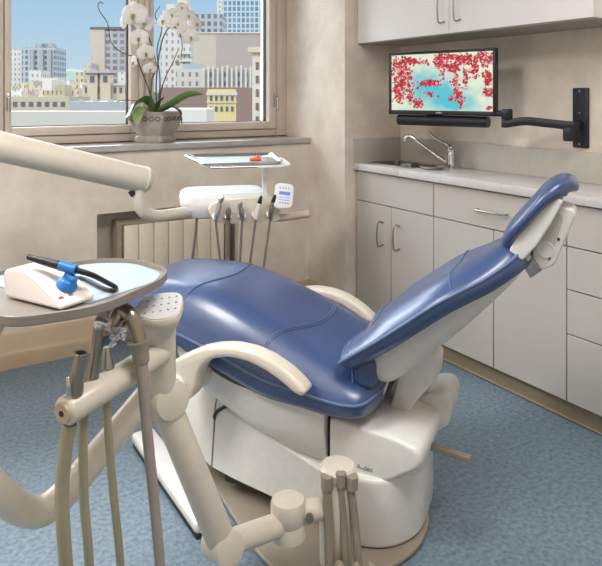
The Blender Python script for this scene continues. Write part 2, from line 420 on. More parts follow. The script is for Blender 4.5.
tp = thing('tap', 'chrome lever mixer tap with long slanted spout beside the sink', 'tap', (2.50, 2.50, .914))
TX, TY = 2.515, 2.495
obj('body', lt([(.026, .9145), (.026, .922), (.021, .926), (.02, .985), (.023, .99), (.022, 1.012), (.012, 1.022), (0, 1.024)], (TX, TY, 0)), M_chrome, tp)
obj('spout', tb([(TX-.015, TY+.02, .945), (TX-.06, TY+.105, 1.005), (TX-.10, TY+.185, 1.068), (TX-.113, TY+.21, 1.076), (TX-.122, TY+.222, 1.066), (TX-.124, TY+.226, 1.048)], [.013, .010, .010, .0105, .011, .0105], 12, 5), M_chrome, tp)
obj('lever', tb([(TX, TY, 1.018), (TX-.008, TY+.02, 1.038), (TX-.03, TY+.07, 1.062), (TX-.045, TY+.11, 1.092), (TX-.047, TY+.118, 1.098)], [.014, .009, .0065, .007, .009], 10, 5, 1), M_chrome, tp)

# upper cabinets
for nm, y0, y1, hy, lab in (('wall_cabinet', 2.267, 2.992, (2.298, ), 'white wall cabinet in the corner above the television'), ('wall_cabinet', 1.506, 2.267, (2.192, ), 'white wall cabinet on the right, its end panel showing, above the television arm')):
    t = thing(nm, lab, 'cabinet', (2.43, (y0+y1)/2, 1.6))
    b = NB(); box(b, (2.292, y0+.001, 1.6), (XR-.001, y1-.001, 2.42), .0015); obj('carcass', b, M_lam_white, t)
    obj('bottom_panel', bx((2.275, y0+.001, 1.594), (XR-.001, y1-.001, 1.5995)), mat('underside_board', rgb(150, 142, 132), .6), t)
    d = obj('door', bx((2.27, y0+.002, 1.600), (2.289, y1-.002, 2.418), .0015), M_lam_white, t)
    handle_v(2.27, hy[0]+.0, 1.657, 1.78, d)
# ------------------------------------------------------------------ television, soundbar, wall arm
TVL, TVR = V((2.188, 2.617, 1.203)), V((2.358, 2.060, 1.203))
tx = (TVR-TVL); TVW = tx.length; tx.normalize(); tn = V((0, 0, 1)).cross(tx)*-1
if tn.dot(-FW) < 0: tn = -tn
MT = Matrix(((tx.x, -tn.x, 0, TVL.x), (tx.y, -tn.y, 0, TVL.y), (0, 0, 1, TVL.z), (0, 0, 0, 1)))     # X right, Y away from the viewer, Z up
TVH = .318
t = thing('television', 'flat black television showing red blossom on a pale turquoise sky', 'television', tuple(TVL+tx*TVW/2), 0)
b = NB(); bw = .014
box(b, (0, 0, 0), (TVW, .035, .022), .003, 2, MT); box(b, (0, 0, TVH-bw), (TVW, .035, TVH), .003, 2, MT)
box(b, (0, 0, .0), (bw, .035, TVH), .003, 2, MT); box(b, (TVW-bw, 0, 0), (TVW, .035, TVH), .003, 2, MT)
box(b, (.005, .012, .005), (TVW-.005, .034, TVH-.005), .003, 2, MT)
bz = obj('bezel', b, M_black, t)
text('brand_mark', 'DYNEX', .010, MT @ Matrix.Translation((TVW*.5, -.0006, .011)) @ Matrix.Rotation(PI/2, 4, 'X'), M_bright, bz)
# the picture on the screen, painted face by face
GX, GZ = 220, 118
rs = np.random.RandomState(3)
def lowfreq(nx, ny):
    g = rs.rand(ny, nx)
    yy = np.linspace(0, ny-1.001, GZ); xx = np.linspace(0, nx-1.001, GX); yi = yy.astype(int); xi = xx.astype(int)
    fy = (yy-yi)[:, None]; fx = (xx-xi)[None]; fy = fy*fy*(3-2*fy); fx = fx*fx*(3-2*fx)
    a = g[np.ix_(yi, xi)]; b2 = g[np.ix_(yi, xi+1)]; c = g[np.ix_(yi+1, xi)]; d2 = g[np.ix_(yi+1, xi+1)]
    return (a*(1-fx)+b2*fx)*(1-fy)+(c*(1-fx)+d2*fx)*fy
def C3(r, g, b): return np.array([lin(r), lin(g), lin(b)])
k = lowfreq(9, 6)*.5+lowfreq(22, 14)*.5
yyn, xxn = np.mgrid[0:GZ, 0:GX]; U_ = xxn/GX; W_ = yyn/GZ
teal = np.exp(-(((U_-.33)/.22)**2+((W_-.38)/.34)**2)) + .9*np.exp(-(((U_-.72)/.2)**2+((W_-.12)/.2)**2)) + .8*np.exp(-(((U_-.55)/.15)**2+((W_-.3)/.25)**2))
k2 = np.clip(teal*.9+k*.7-.35, 0, 1)[..., None]
img = C3(232, 240, 214)*(1-k2)+C3(84, 198, 212)*k2
k3 = np.clip(lowfreq(5, 4)-.55, 0, 1)[..., None]*1.2
img = img*(1-k3)+C3(206, 226, 190)*k3
reds = [C3(190, 22, 50), C3(208, 42, 68), C3(158, 16, 40), C3(222, 84, 106), C3(236, 170, 174), C3(184, 36, 50)]
clusters = [(.05, .85, .06, .12, 40), (.12, .75, .07, .16, 90), (.10, .5, .07, .2, 110), (.08, .25, .05, .16, 50), (.17, .55, .05, .2, 50), (.22, .88, .09, .06, 45), (.33, .85, .06, .04, 20), (.2, .25, .03, .12, 25),
            (.30, .45, .09, .05, 16), (.40, .28, .07, .05, 14), (.03, .5, .03, .3, 30), (.5, .9, .06, .08, 60), (.52, .8, .04, .08, 70), (.53, .62, .02, .04, 12), (.63, .73, .045, .06, 150), (.41, .48, .08, .045, 120),
            (.60, .93, .07, .04, 40), (.73, .88, .09, .07, 110), (.65, .5, .03, .12, 40), (.67, .3, .03, .1, 40), (.71, .13, .025, .08, 26), (.75, .55, .025, .18, 45), (.83, .7, .035, .14, 60), (.94, .85, .05, .1, 60),
            (.95, .55, .03, .12, 70), (.96, .32, .035, .06, 70), (.27, .13, .04, .055, 90), (.61, .21, .016, .028, 30), (.89, .92, .05, .05, 40), (.96, .05, .02, .02, 8)]
for cx, cz, sx_, sz_, nn in clusters:
    for _ in range(int(nn*1.5)):
        px = cx+rs.randn()*sx_*.55; pz = cz+rs.randn()*sz_*.55; rr = (.5+rs.rand()*1.1)*.0085
        m_ = (((U_-px))**2+((W_-pz)*.56)**2) < rr*rr
        img[m_] = reds[rs.randint(len(reds))]*(.8+.35*rs.rand())
b = NB(); x0, z0 = bw, .022; sw, sh = TVW-2*bw, TVH-bw-.022
vs = [[b.verts.new(MT @ V((x0+sw*i/GX, .006, z0+sh*j/GZ))) for i in range(GX+1)] for j in range(GZ+1)]
for j in range(GZ):
    for i in range(GX): b.faces.new((vs[j][i], vs[j][i+1], vs[j+1][i+1], vs[j+1][i]))
ms = bpy.data.materials.new('screen_picture'); ms.use_nodes = True; nd = ms.node_tree.nodes; p = nd['Principled BSDF']
ca = nd.new('ShaderNodeVertexColor'); ca.layer_name = 'picture'
p.inputs['Base Color'].default_value = (.01, .01, .01, 1); p.inputs['Roughness'].default_value = .25
ms.node_tree.links.new(ca.outputs[0], p.inputs['Emission Color']); p.inputs['Emission Strength'].default_value = .9
sc = obj('screen', b, ms, t, smooth=False)
att = sc.data.color_attributes.new('picture', 'FLOAT_COLOR', 'CORNER')
fl = np.ones((GZ*GX, 4, 4), np.float32); fl[:, :, :3] = img.reshape(-1, 1, 3); att.data.foreach_set('color', fl.ravel())

t = thing('soundbar', 'black tubular soundbar hanging under the television', 'speaker', tuple(TVL+tx*TVW/2-V((0, 0, .055))))
za = -.029
obj('body', tb([MT @ V((.045, .03, za)), MT @ V((TVW-.055, .03, za))], .027, 20), M_blackm, t)
obj('end_cap', tb([MT @ V((TVW-.055, .03, za)), MT @ V((TVW-.048, .03, za))], .026, 20), M_black, t)
obj('bracket', bx((TVW*.35, .0365, -.03), (TVW*.50, .046, .055), .002, 1, MT), M_black, t)

t = thing('television_arm', 'black jointed steel arm bolted to the plaster wall holding the television', 'wall bracket', (2.59, 1.78, 1.2))
obj('wall_plate', bx((XR-.012, 1.742, 1.066), (XR-.001, 1.821, 1.333), .004), M_blackm, t)
for z in (1.318, 1.222, 1.083): obj('screw', lt([(0, 0), (.005, 0), (.004, .003), (0, .004)], (XR-.012, 1.785, z), (-1, 0, 0), 12), M_steel, t)
J1 = at(569, 126, 2.845); J2 = at(507, 123.5, 2.97)
obj('hinge_block', bx((J1.x-.004, 1.765, J1.z-.018), (XR-.011, 1.80, J1.z+.018), .004), M_blackm, t)
obj('pivot', lt([(.022, -.066), (.025, -.062), (.025, -.012), (.022, -.006)], J1), M_blackm, t)
pts = spline([J2, J2.lerp(J1, .3)+V((0, 0, .014)), J2.lerp(J1, .6)+V((0, 0, .010)), J1+V((0, 0, .002))], 6)
b = NB()
sd_ = (J2-J1); sd_.z = 0; sd_.normalize(); nn_ = V((0, 0, 1)).cross(sd_)
pts = [pts[0]+sd_*.022]+pts+[pts[-1]-sd_*.022]
loft(b, [[p+nn_*a+V((0, 0, c)) for a, c in ((-.010, -.019), (.010, -.019), (.014, -.013), (.014, .013), (.010, .019), (-.010, .019), (-.014, .013), (-.014, -.013))] for p in pts])
obj('arm', b, M_blackm, t)
obj('pivot', lt([(.022, .018), (.025, .022), (.025, .062), (.022, .067)], J2), M_blackm, t)
e = MT @ V((TVW*.90, .042, .06)); b = NB()
tube(b, [J2+V((0, 0, .045)), J2+V((0, 0, .045))+(MT.to_3x3() @ V((-.03, 0, 0))), V((e.x, e.y, J2.z+.045))], .015, 10); obj('head_arm', b, M_blackm, t)
obj('television_plate', bx((TVW*.55, .036, .06), (TVW*.95, .046, .24), .003, 2, MT), M_blackm, t)

# ------------------------------------------------------------------ the city outside
GROUND = -16
struct('ground_city', bx((-400, 9, GROUND-1), (700, 900, GROUND)), mat('asphalt', rgb(120, 116, 112), .9))
YAW = math.atan2(RT.y, RT.x)
def ufac(u, d): return (u-301)/650*d
def block(name, lab, u0, u1, vt, d, m, depth=None, yaw=0, roof=None, group=None, cat='building', parts=None, vb=None):
    """a building seen between columns u0..u1, its roof line at row vt, d metres off; local X right, Y away"""
    x0, x1 = ufac(u0, d), ufac(u1, d); xc = (x0+x1)/2; W = x1-x0; dp = depth or W
    base = CAM+FW*d+RT*xc; zt = CAM.z+(96-vt)/650*d; zb = GROUND if vb is None else CAM.z+(96-vb)/650*d
    t = thing(name, lab, cat, (base.x, base.y, zb), YAW+yaw, group)
    obj('block', bx((-W/2, 0, 0), (W/2, dp, zt-zb)), m, t, world=False, smooth=False)
    if roof:
        c, hh, ov = roof; obj('cornice', bx((-W/2-ov, -ov, zt-zb-hh), (W/2+ov, dp, zt-zb), 0), c, t, world=False, smooth=False)
    return t, W, zt-zb
def add(t, name, lo, hi, m): return obj(name, bx(lo, hi), m, t, world=False, smooth=False)
mk = lambda n, c: mat(n, tuple(x*.66 for x in c[:3])+(1,), .8)
f_grey = grid_mat('facade_grey_tower', rgb(182, 188, 192), rgb(92, 104, 116), 2.2, 2.6, .5)
f_white = grid_mat('facade_white_tower', rgb(218, 212, 204), rgb(128, 132, 138), 1.9, 2.4, .62)
f_blue = grid_mat('facade_blue_glass', rgb(196, 206, 210), rgb(88, 122, 146), 2.2, 2.8, .38)
f_cream = grid_mat('facade_cream', rgb(222, 208, 186), rgb(150, 140, 130), 4.2, 3.6, 1.0)
f_band = grid_mat('facade_banded', rgb(180, 178, 176), rgb(110, 114, 122), 2.6, 2.4, .5)
f_small = grid_mat('facade_small_pale', rgb(222, 220, 214), rgb(130, 126, 124), 1.5, 1.8, .55)
f_tan = grid_mat('facade_small_tan', rgb(214, 200, 172), rgb(118, 104, 92), 1.4, 1.9, .5)
f_pinkw = grid_mat('facade_small_pink', rgb(210, 192, 178), rgb(128, 112, 104), 1.6, 1.9, .6)
f_dense = grid_mat('facade_dense', rgb(206, 200, 194), rgb(118, 116, 114), 1.3, 1.7, .42)
m_cream = mk('stone_cream', rgb(212, 196, 172)); m_cream2 = mk('stone_pale', rgb(220, 208, 192)); m_white = mk('render_white', rgb(222, 216, 208))
m_grey = mk('roof_grey', rgb(176, 180, 184)); m_tan = mk('render_tan', rgb(196, 186, 164)); m_dkwin = mat('window_dark', rgb(84, 86, 92), .3)
m_sunlit = mk('render_sunlit', rgb(206, 190, 176)); m_brown = mk('brick_mauve', rgb(148, 124, 114)); m_yel = mk('render_yellow', rgb(228, 210, 156)); m_green = mk('render_pale_green', rgb(202, 206, 170))
m_slate = mk('slate_roof', rgb(112, 108, 108)); m_hill = mat('wooded_hill', rgb(92, 106, 98), .9, noise=(.05, rgb(70, 86, 76), .2, 8))
m_blueg = mk('metal_bluegrey', rgb(172, 176, 180))
# left pane
hill = NB(); hc = CAM+FW*520+RT*ufac(66, 520)
loft(hill, [[V((hc.x, hc.y, GROUND))+RT*a*s+FW*b_*s+V((0, 0, z)) for a, b_ in [(90*math.cos(q), 60*math.sin(q)) for q in np.linspace(0, 2*PI, 24, endpoint=False)]] for s, z in ((1, 0), (.9, 20), (.6, 30), (.3, 36), (.05, 39))])
tag(obj('wooded_hill', hill, m_hill), 'dark wooded hill far off between the grey tower and the beige tower', 'hill')
t, W, Hh = block('tower_block', 'pale blue-grey tower block at far left of the window view', 22, 55, 47.5, 300, f_grey, 14)
add(t, 'roof_plant', (W*.40, 1, Hh), (W*.40-5, 6, Hh+2), m_grey); add(t, 'roof_plant', (-2, 1, Hh), (4, 7, Hh+1.8), m_grey)
for x in (-.22, .06, .3): add(t, 'pier', (W*x, -.8, 0), (W*x+1.4, .01, Hh-1), m_blueg)
block('tower_block', 'narrow white tower block behind the left window jamb', 5, 21.6, 49, 310, f_white, 12)
t, W, Hh = block('tower_block', 'beige and grey high-rise standing behind the church', 92, 131, 29.5, 240, f_band, 14, .0)
add(t, 'end_wall', (-W/2-.4, -.4, 0), (-W/2+4.8, 13, Hh+.3), m_sunlit); add(t, 'parapet', (-W/2-.6, -.6, Hh), (W/2, 13, Hh+.9), m_slate)  # sunlight put into the colour: paler end wall beside the greyer, shaded facade
# church
t, W, Hh = block('church', 'cream church with two square bell towers', 82, 131, 83, 130, m_cream, 16)
for ux in (93.5, 106.5):
    xx = ufac(ux, 130)-ufac(106.5, 130); 
    tw = add(t, 'bell_tower', (xx-1.0, -.8, 0), (xx+1.0, 1.3, Hh+2.0), m_cream)
    b = NB(); box(b, (xx-1.2, -1, Hh+1.7), (xx+1.2, 1.5, Hh+2.0)); loft(b, [[V((xx+sx2*r, .25+sy2*r, z)) for sx2, sy2 in ((-1, -1), (1, -1), (1, 1), (-1, 1))] for r, z in ((1.25, Hh+2.0), (.06, Hh+2.9))])
    obj('tower_roof', b, m_slate, t, world=False, smooth=False)
    add(t, 'belfry_opening', (xx-.42, -.9, Hh+.1), (xx+.42, -.78, Hh+1.4), m_dkwin)
add(t, 'string_course', (-W/2, -.25, Hh-.5), (W/2, 0, Hh-.15), m_cream2)
for i in range(8): add(t, 'window', (-W/2+.6+i*1.15, -.1, Hh-2.0), (-W/2+1.1+i*1.15, .02, Hh-.9), m_dkwin)
# small houses between
hs = [(29, 41, 70, 250, f_white, 'white house with many windows in front of the grey tower'), (40, 58, 78, 230, f_small, 'flat-roofed grey house left of the wooded hill'),
      (56, 70, 80, 210, f_small, 'white house below the wooded hill'), (33, 45, 86, 170, f_tan, 'small tan house above the long tan building'),
      (10, 26, 90, 175, f_small, 'low white house at the lower left of the window view'), (68, 80, 84, 200, f_cream, 'cream house left of the church'), (75, 84, 72, 190, f_tan, 'tall cream chimney-like house at the left corner of the church'), (50, 72, 88, 160, f_pinkw, 'pinkish low house above the long tan building'),
      (84, 91, 63, 225, f_pinkw, 'small pinkish block between the church and the wooded hill'), (118, 131, 72, 200, f_small, 'white stepped block right of the church towers')]
for u0, u1, vt, d, m, lab in hs: block('house', lab, u0, u1, vt, d, m, 9)
t, W, Hh = block('long_building', 'long low tan building with dark windows above the white parapet', 5, 69, 96.5, 80, m_tan, 8, 0)
for i in range(7): add(t, 'window', (-W/2+1.0+i*.98, -.06, Hh-1.25), (-W/2+1.5+i*.98, .02, Hh-.65), m_dkwin)
t, W, Hh = block('shed_building', 'long blue-grey metal shed right of the tan building', 69.5, 131, 101.5, 70, m_blueg, 8)
for i in range(4): add(t, 'roof_vent', (-W/2+.6+i*1.6, 1, Hh), (-W/2+1.1+i*1.6, 1.6, Hh+.25), m_grey)
t, W, Hh = block('parapet_wall', 'white roof parapet just outside the left window pane', -60, 133, 111.5, 12, mk('parapet_paint', rgb(206, 200, 192)), .5, cat='parapet')
rh = random.Random(11)
for i in range(30):
    u0 = rh.uniform(12, 118); wd_ = rh.uniform(5, 11); d_ = rh.uniform(135, 215); vt_ = rh.uniform(80, 93)
    if u0+wd_ > 80 and d_ < 150: d_ += 40
    block('house', 'small pale house among the crowded roofs below the towers in the left window pane', u0, u0+wd_, vt_, d_, (f_small, f_tan, f_pinkw, m_white, m_tan, f_cream)[i % 6], 6, rh.uniform(-.5, .5), group='crowded city houses')
# right pane
t, W, Hh = block('apartment_tower', 'white stepped apartment tower behind the orchid', 161, 190, 11, 210, f_white, 12)
add(t, 'penthouse', (-W/2+1.5, 1, Hh), (W/2-1, 10, Hh+2.4), m_white); add(t, 'turret', (.2, 2, Hh), (W/2-1.5, 8, Hh+9), m_cream2)
for k_ in range(9): add(t, 'balcony', (W/2-3.2, -1.2, Hh-14-k_*2.4), (W/2+.6, 0, Hh-13.2-k_*2.4), m_white)
block('office_block', 'grey office block with rows of windows left of the glass tower', 190, 222, 13.5, 230, f_grey, 12)
t, W, Hh = block('glass_tower', 'tall blue glass tower at upper right of the window view', 222, 260, -40, 320, f_blue, 20)
add(t, 'side_wall', (-W/2-2.6, 0, 0), (-W/2, 18, Hh), f_white)
t, W, Hh = block('warehouse', 'large blank pinkish building below the glass tower', 216, 300, 33.5, 150, mk('render_shaded', rgb(184, 170, 162)), 14)  # main wall is a darker copy of the end wall colour, its shaded side
add(t, 'end_wall', (-W/2-5.2, 0, 0), (-W/2, 13, Hh), m_sunlit); add(t, 'parapet', (-W/2-5.2, -.2, Hh), (W/2, 0, Hh+.3), m_cream2)
t, W, Hh = block('terrace_row', 'long pale building of close white piers in front of the blank building', 176, 253, 69, 120, f_dense, 6)
for i in range(11): add(t, 'pier', (-W/2+5+i*.86, -.5, 0), (-W/2+5.35+i*.86, .02, Hh+.2+(i % 3)*.25), m_white)
add(t, 'roof_box', (-W/2+1, 1, Hh), (-W/2+4.5, 4, Hh+1.0), m_blueg)
block('brick_building', 'mauve brick building behind the orchid leaves', 160, 300, 87.5, 95, m_brown, 8)
t, W, Hh = block('yellow_building', 'ornate yellow house with cornice at lower right of the window view', 207.5, 236, 92, 70, m_yel, 4, .12, (m_cream2, .35, .12))
add(t, 'parapet', (-W/2, 0, Hh), (W/2, .5, Hh+.3), m_yel); add(t, 'string_course', (-W/2-.08, -.15, Hh-1.15), (W/2+.08, 0, Hh-1.0), m_cream2)
for r in range(2):
    for i in range(5): add(t, 'window', (-W/2+.25+i*.57, -.05, Hh-.95-r*1.15), (-W/2+.52+i*.57, .02, Hh-.42-r*1.15), m_dkwin)
t, W, Hh = block('corner_house', 'tall cream house with heavy cornice at the right edge of the window view', 252, 290, 47, 60, m_cream2, 6, -.12, (m_cream, .5, .35))
for r in range(5): add(t, 'window', (-W/2+.32, -.05, Hh-2.1-r*1.25), (-W/2+.62, .02, Hh-1.4-r*1.25), m_slate)
block('flat_roof', 'pale flat-roofed annexe left of the yellow house', 150, 206.5, 109, 55, m_white, 5)

# ------------------------------------------------------------------ orchid on the sill
PC = V((1.245, 3.50, 1.042))
oc = thing('potted_orchid', 'white flowering orchid in a grey stone pot on the window sill', 'potted plant', tuple(PC), math.radians(-50))
def sq(r, z, k=.018): return [V((x, y, z)) for x, y in rounded([(-r, -r), (r, -r), (r, r), (-r, r)], k, 3)]
b = NB(); loft(b, [sq(.082, 0), sq(.086, .006), sq(.084, .03), sq(.074, .038), sq(.078, .046), sq(.096, .075), sq(.106, .11), sq(.108, .155), sq(.112, .160), sq(.112, .168), sq(.10, .168), sq(.096, .145)], cap=True)
pot = obj('pot', b, M_pot, oc, world=False)
b = NB()
for s in range(4):
    Rm = Matrix.Rotation(s*PI/2, 4, 'Z')
    for i in range(5):
        x = -.078+i*.039
        tube(b, [Rm @ V((x+.015*math.cos(q), -.108, .130+.011*math.sin(q))) for q in np.linspace(0, 2*PI, 13)], .0028, 6)
obj('relief_band', b, M_potdark, pot, world=False)
b = NB(); loft(b, [sq(.099, .14), sq(.099, .15), sq(.05, .162), sq(.01, .165)]); obj('moss', b, M_soil, oc, world=False)
oc_d = 3.615
def oat(u, v, dd=0): return at(u, v, oc_d+dd)
def leaf(pts, wid, m, tilt=0):
    pts = spline(pts, 6); b = NB(); N = len(pts); rings = []
    for i, p in enumerate(pts):
        t_ = (pts[min(i+1, N-1)]-pts[max(i-1, 0)]).normalized(); s_ = t_.cross(V((0, 0, 1)));
        s_ = s_.normalized() if s_.length > .05 else RT.copy(); s_ = (s_*math.cos(tilt)+V((0, 0, 1))*math.sin(tilt)).normalized(); up = s_.cross(t_).normalized()
        ww = wid*max(.08, math.sin(PI*min(1, (.12+.88*i/(N-1))))**.6)
        rings.append([p+s_*ww+up*ww*.25, p+s_*ww*.5+up*ww*.02+up*.002, p+up*-.0, p-s_*ww*.5+up*ww*.02+up*.002, p-s_*ww+up*ww*.25, p-s_*ww*.5-up*.003, p-up*.004, p+s_*ww*.5-up*.003])
    loft(b, rings); return obj('leaf', b, m, oc)
leaf([oat(158, 111), oat(170, 105, -.02), oat(188, 95, -.03), oat(203, 94, -.04)], .026, M_leaf, .9)
leaf([oat(155, 111), oat(147, 101, -.04), oat(137, 103, -.10), oat(130, 114, -.13), oat(129, 120, -.14)], .038, M_leaf, -.5)
leaf([oat(152, 111), oat(143, 108, -.08), oat(138, 117, -.14), oat(137, 125, -.16)], .032, M_leafpale)
leaf([oat(156, 112), oat(159, 103, -.02), oat(164, 97, -.03)], .018, M_leafdark)
leaf([oat(162, 111), oat(172, 107, -.05), oat(180, 112, -.08), oat(182, 124, -.08)], .014, M_leafdark)
leaf([oat(153, 110), oat(150, 103, .03), oat(149, 96, .05)], .020, M_leaf)
def stem(pts, r, m=M_stem, name='stem'): return obj(name, tb([oat(*p) for p in pts], [q*1.35 for q in r], 8, 6), m, oc)
stem([(155, 112), (151, 98), (152, 80), (156, 66), (150, 40, -.03), (141, 22, -.06), (133, 12, -.09)], [.0035, .003, .002])
stem([(157, 112), (156, 90), (158, 62), (163, 38), (170, 27, -.02), (177, 29, -.05), (182, 42, -.08), (181, 60, -.1)], [.0035, .003, .0018])
stem([(159, 112), (161, 92), (166, 76, -.02), (173, 62, -.03), (178, 50, -.04)], [.003, .0015], M_twig)
stem([(156, 110), (149, 90, .02), (142, 72, .03), (136, 58, .03), (128, 55, .02), (118, 50), (111, 42), (109, 32), (107, 22), (100, 12), (98, 5), (101, 2), (103, 4)], [.003, .002, .0016], M_twig, 'willow_twig')
stem([(158, 111), (160, 80, .02), (157, 50, .03), (162, 28, .03), (155, 16, .03), (160, 6, .03)], [.003, .0016], M_twig, 'willow_twig')
stem([(150, 101, .03), (138, 101, .0), (124, 100, -.02), (116, 102, -.02)], [.002, .0015], M_twig, 'willow_twig')
stem([(176, 124, -.09), (176.5, 132, -.09)], [.0016, .0016], mat('green_tie', rgb(90, 170, 110), .5), 'plant_tie')
def flower(u, v, dd, r, turn, tilt, roll):
    c = oat(u, v, dd); k = r/650*(oc_d+dd)
    fwd = (-FW*math.cos(turn)+RT*math.sin(turn)).normalized(); fwd = (fwd*math.cos(tilt)+V((0, 0, 1))*math.sin(tilt)).normalized()
    x = V((0, 0, 1)).cross(fwd).normalized(); y = fwd.cross(x)
    b = NB()
    def petal(ang, ln, wd):
        ca_, sa_ = math.cos(ang+roll), math.sin(ang+roll); du = x*ca_+y*sa_; dv = -x*sa_+y*ca_
        rings = []
        for i in range(7):
            q = i/6; ww = wd*max(.06, math.sin(PI*(.08+.86*q))**.7); p = c+du*ln*q+fwd*(.22*ln*q*(1-q)-.10*ln*q*q)
            rings.append([p-dv*ww, p-dv*ww*.5+fwd*.06*ln, p+fwd*.08*ln, p+dv*ww*.5+fwd*.06*ln, p+dv*ww, p+fwd*.03*ln])
        loft(b, rings)
    petal(PI*.5, k, k*.42); petal(PI*1.17, k*.95, k*.40); petal(-PI*.17, k*.95, k*.40); petal(PI*.02+.25, k*1.02, k*.66); petal(PI*.98-.25, k*1.02, k*.66)
    f = obj('flower', b, M_petal, oc)
    l = NB(); tube(l, [c+fwd*k*.05, c+fwd*k*.24-y*k*.10, c+fwd*k*.22-y*k*.36], [k*.10, k*.16, k*.08], 8, 3, 1)
    obj('lip', l, M_lip, f)
for fl_ in ((134, 15, -.09, 14, -.2, .05, .05), (127, 20, -.05, 11, -.6, .1, .3), (144, 23, -.06, 10, .3, -.1, -.2), (139, 38, -.07, 10, -.1, -.1, .1), (146, 53, -.06, 9, .15, -.2, .2), (150, 69, -.05, 7, .4, -.3, 0), (134, 62, -.03, 7, -.9, -.2, .4),
            (164, 21, -.02, 9, -.5, .2, .2), (172, 15, .0, 8, .1, .3, -.1), (178, 24, -.03, 9, .2, 0, .1), (185, 32, -.05, 9, .5, -.1, 0), (191, 37, -.06, 8.5, .2, -.2, .3), (188, 16, .0, 8, .6, .2, .2), (196, 24, -.02, 8, .9, .1, -.2), (182, 8, .02, 7, .3, .4, 0)):
    flower(*fl_)
for u, v in ((155, 65), (177, 64)):
    c = oat(u, v, -.05); obj('bud', tb([c, c+V((0, 0, .012))], [.006, .012], 10, 0, 1), mat('orchid_bud', rgb(176, 164, 146), .6), oc)
# ------------------------------------------------------------------ dental chair
A_ = V((-.56, .83, 0)).normalized(); CO = (1.306, 1.628, 0); CR = math.atan2(A_.y, A_.x)
ch = thing('dental_chair', 'blue leather reclined dental chair with white shell on the blue floor', 'dental chair', CO, CR)     # local x to the feet, +y to the near side
def cp(name, bm, m, parent=None, **k): return obj(name, bm, m, parent or ch, world=False, **k)
# base plate and pedestal
cp('base_plate', slab(NB(), rounded([(-.09, -.20), (-.185, .02), (-.185, .17), (-.10, .33), (.14, .42), (.25, .36), (.68, .01), (.70, -.20)], [.1, .1, .1, .14, .1, .05, .05, .06]), .001, .017, .006), M_taupe)
pd = cp('pedestal', slab(NB(), rounded([(-.168, -.15), (-.178, .13), (-.10, .235), (.05, .25), (.20, .10), (.21, -.17)], [.10, .08, .09, .06, .06, .05]), .017, .215, .015, 4), M_chairw)
cp('pedestal_rim', slab(NB(), rounded([(-.172, -.14), (-.182, .14), (-.10, .20), (.0, .20), (.0, -.15)], [.10, .08, .06, .03, .03]), .200, .228, .008), M_chairw, pd)
b = NB(); lathe(b, [(.034, 0), (.036, .006), (.030, .016), (.012, .020), (0, .021)], (-.125, .055, .231)); box(b, (-.155, .048, .245), (-.095, .062, .262), .005)
cp('foot_switch', b, M_chairw, pd)
cp('release_lever', prism(NB(), [(-.295, .185), (-.12, .205), (-.12, .222), (-.295, .202)], -.035, -.01, .003), M_taupe)
# lift arm and its cover
cp('lift_arm', prism(NB(), [(.66, .09), (.64, .19), (.10, .20), (.10, .04), (.35, .04)], -.12, .10, .015), M_taupe)
cp('cover_shade_block', bx((.10, -.16, .034), (.47, .15, .12), .01), mat('shade_dark', rgb(74, 68, 62), .6))  # dark block added to fill the gap under the cover where shade falls
b = NB()
def cov(x, zt, zb, wt, wb): return [V((x, -wt, zt)), V((x, wt, zt)), V((x, wt+.03, zt-.03)), V((x, wb, zb)), V((x, wb-.02, zb)), V((x, wt-.02, zb+.04)), V((x, -wt+.02, zb+.04)), V((x, -wb+.02, zb)), V((x, -wb, zb)), V((x, -wt-.03, zt-.03))]
loft(b, [cov(.605, .35, .19, .13, .20), cov(.60, .355, .185, .14, .205), cov(.485, .335, .112, .15, .205)])
lc = cp('lift_cover_front', b, M_chairw)
b = NB(); loft(b, [cov(.478, .333, .110, .15, .205), cov(.40, .305, .092, .16, .205), cov(.25, .265, .070, .175, .210), cov(.10, .215, .055, .18, .208)])
cp('lift_cover', b, M_chairw)
cp('cable', tb([(.482, .165, .24), (.482, .186, .262), (.468, .19, .285), (.43, .185, .31), (.40, .18, .325)], .006, 10, 5), M_black)
# seat shell
b = NB()
sh = table([(.62, .475, .405, .19), (.58, .47, .375, .212), (.50, .445, .328, .228), (.40, .41, .280, .235), (.30, .395, .236, .235), (.20, .385, .202, .232), (.12, .38, .190, .228), (.085, .38, .190, .226)], 4)
def shr(x, zt, zb, w): return [V((x, -w, zt)), V((x, w, zt)), V((x, w+.002, zt-(zt-zb)*.35)), V((x, w-.012, zt-(zt-zb)*.72)), V((x, w-.05, zb+.006)), V((x, w-.10, zb)), V((x, -w+.10, zb)), V((x, -w+.05, zb+.006)), V((x, -w+.012, zt-(zt-zb)*.72)), V((x, -w-.002, zt-(zt-zb)*.35))]
loft(b, [shr(*r) for r in sh]); cp('seat_shell', b, M_chairw)
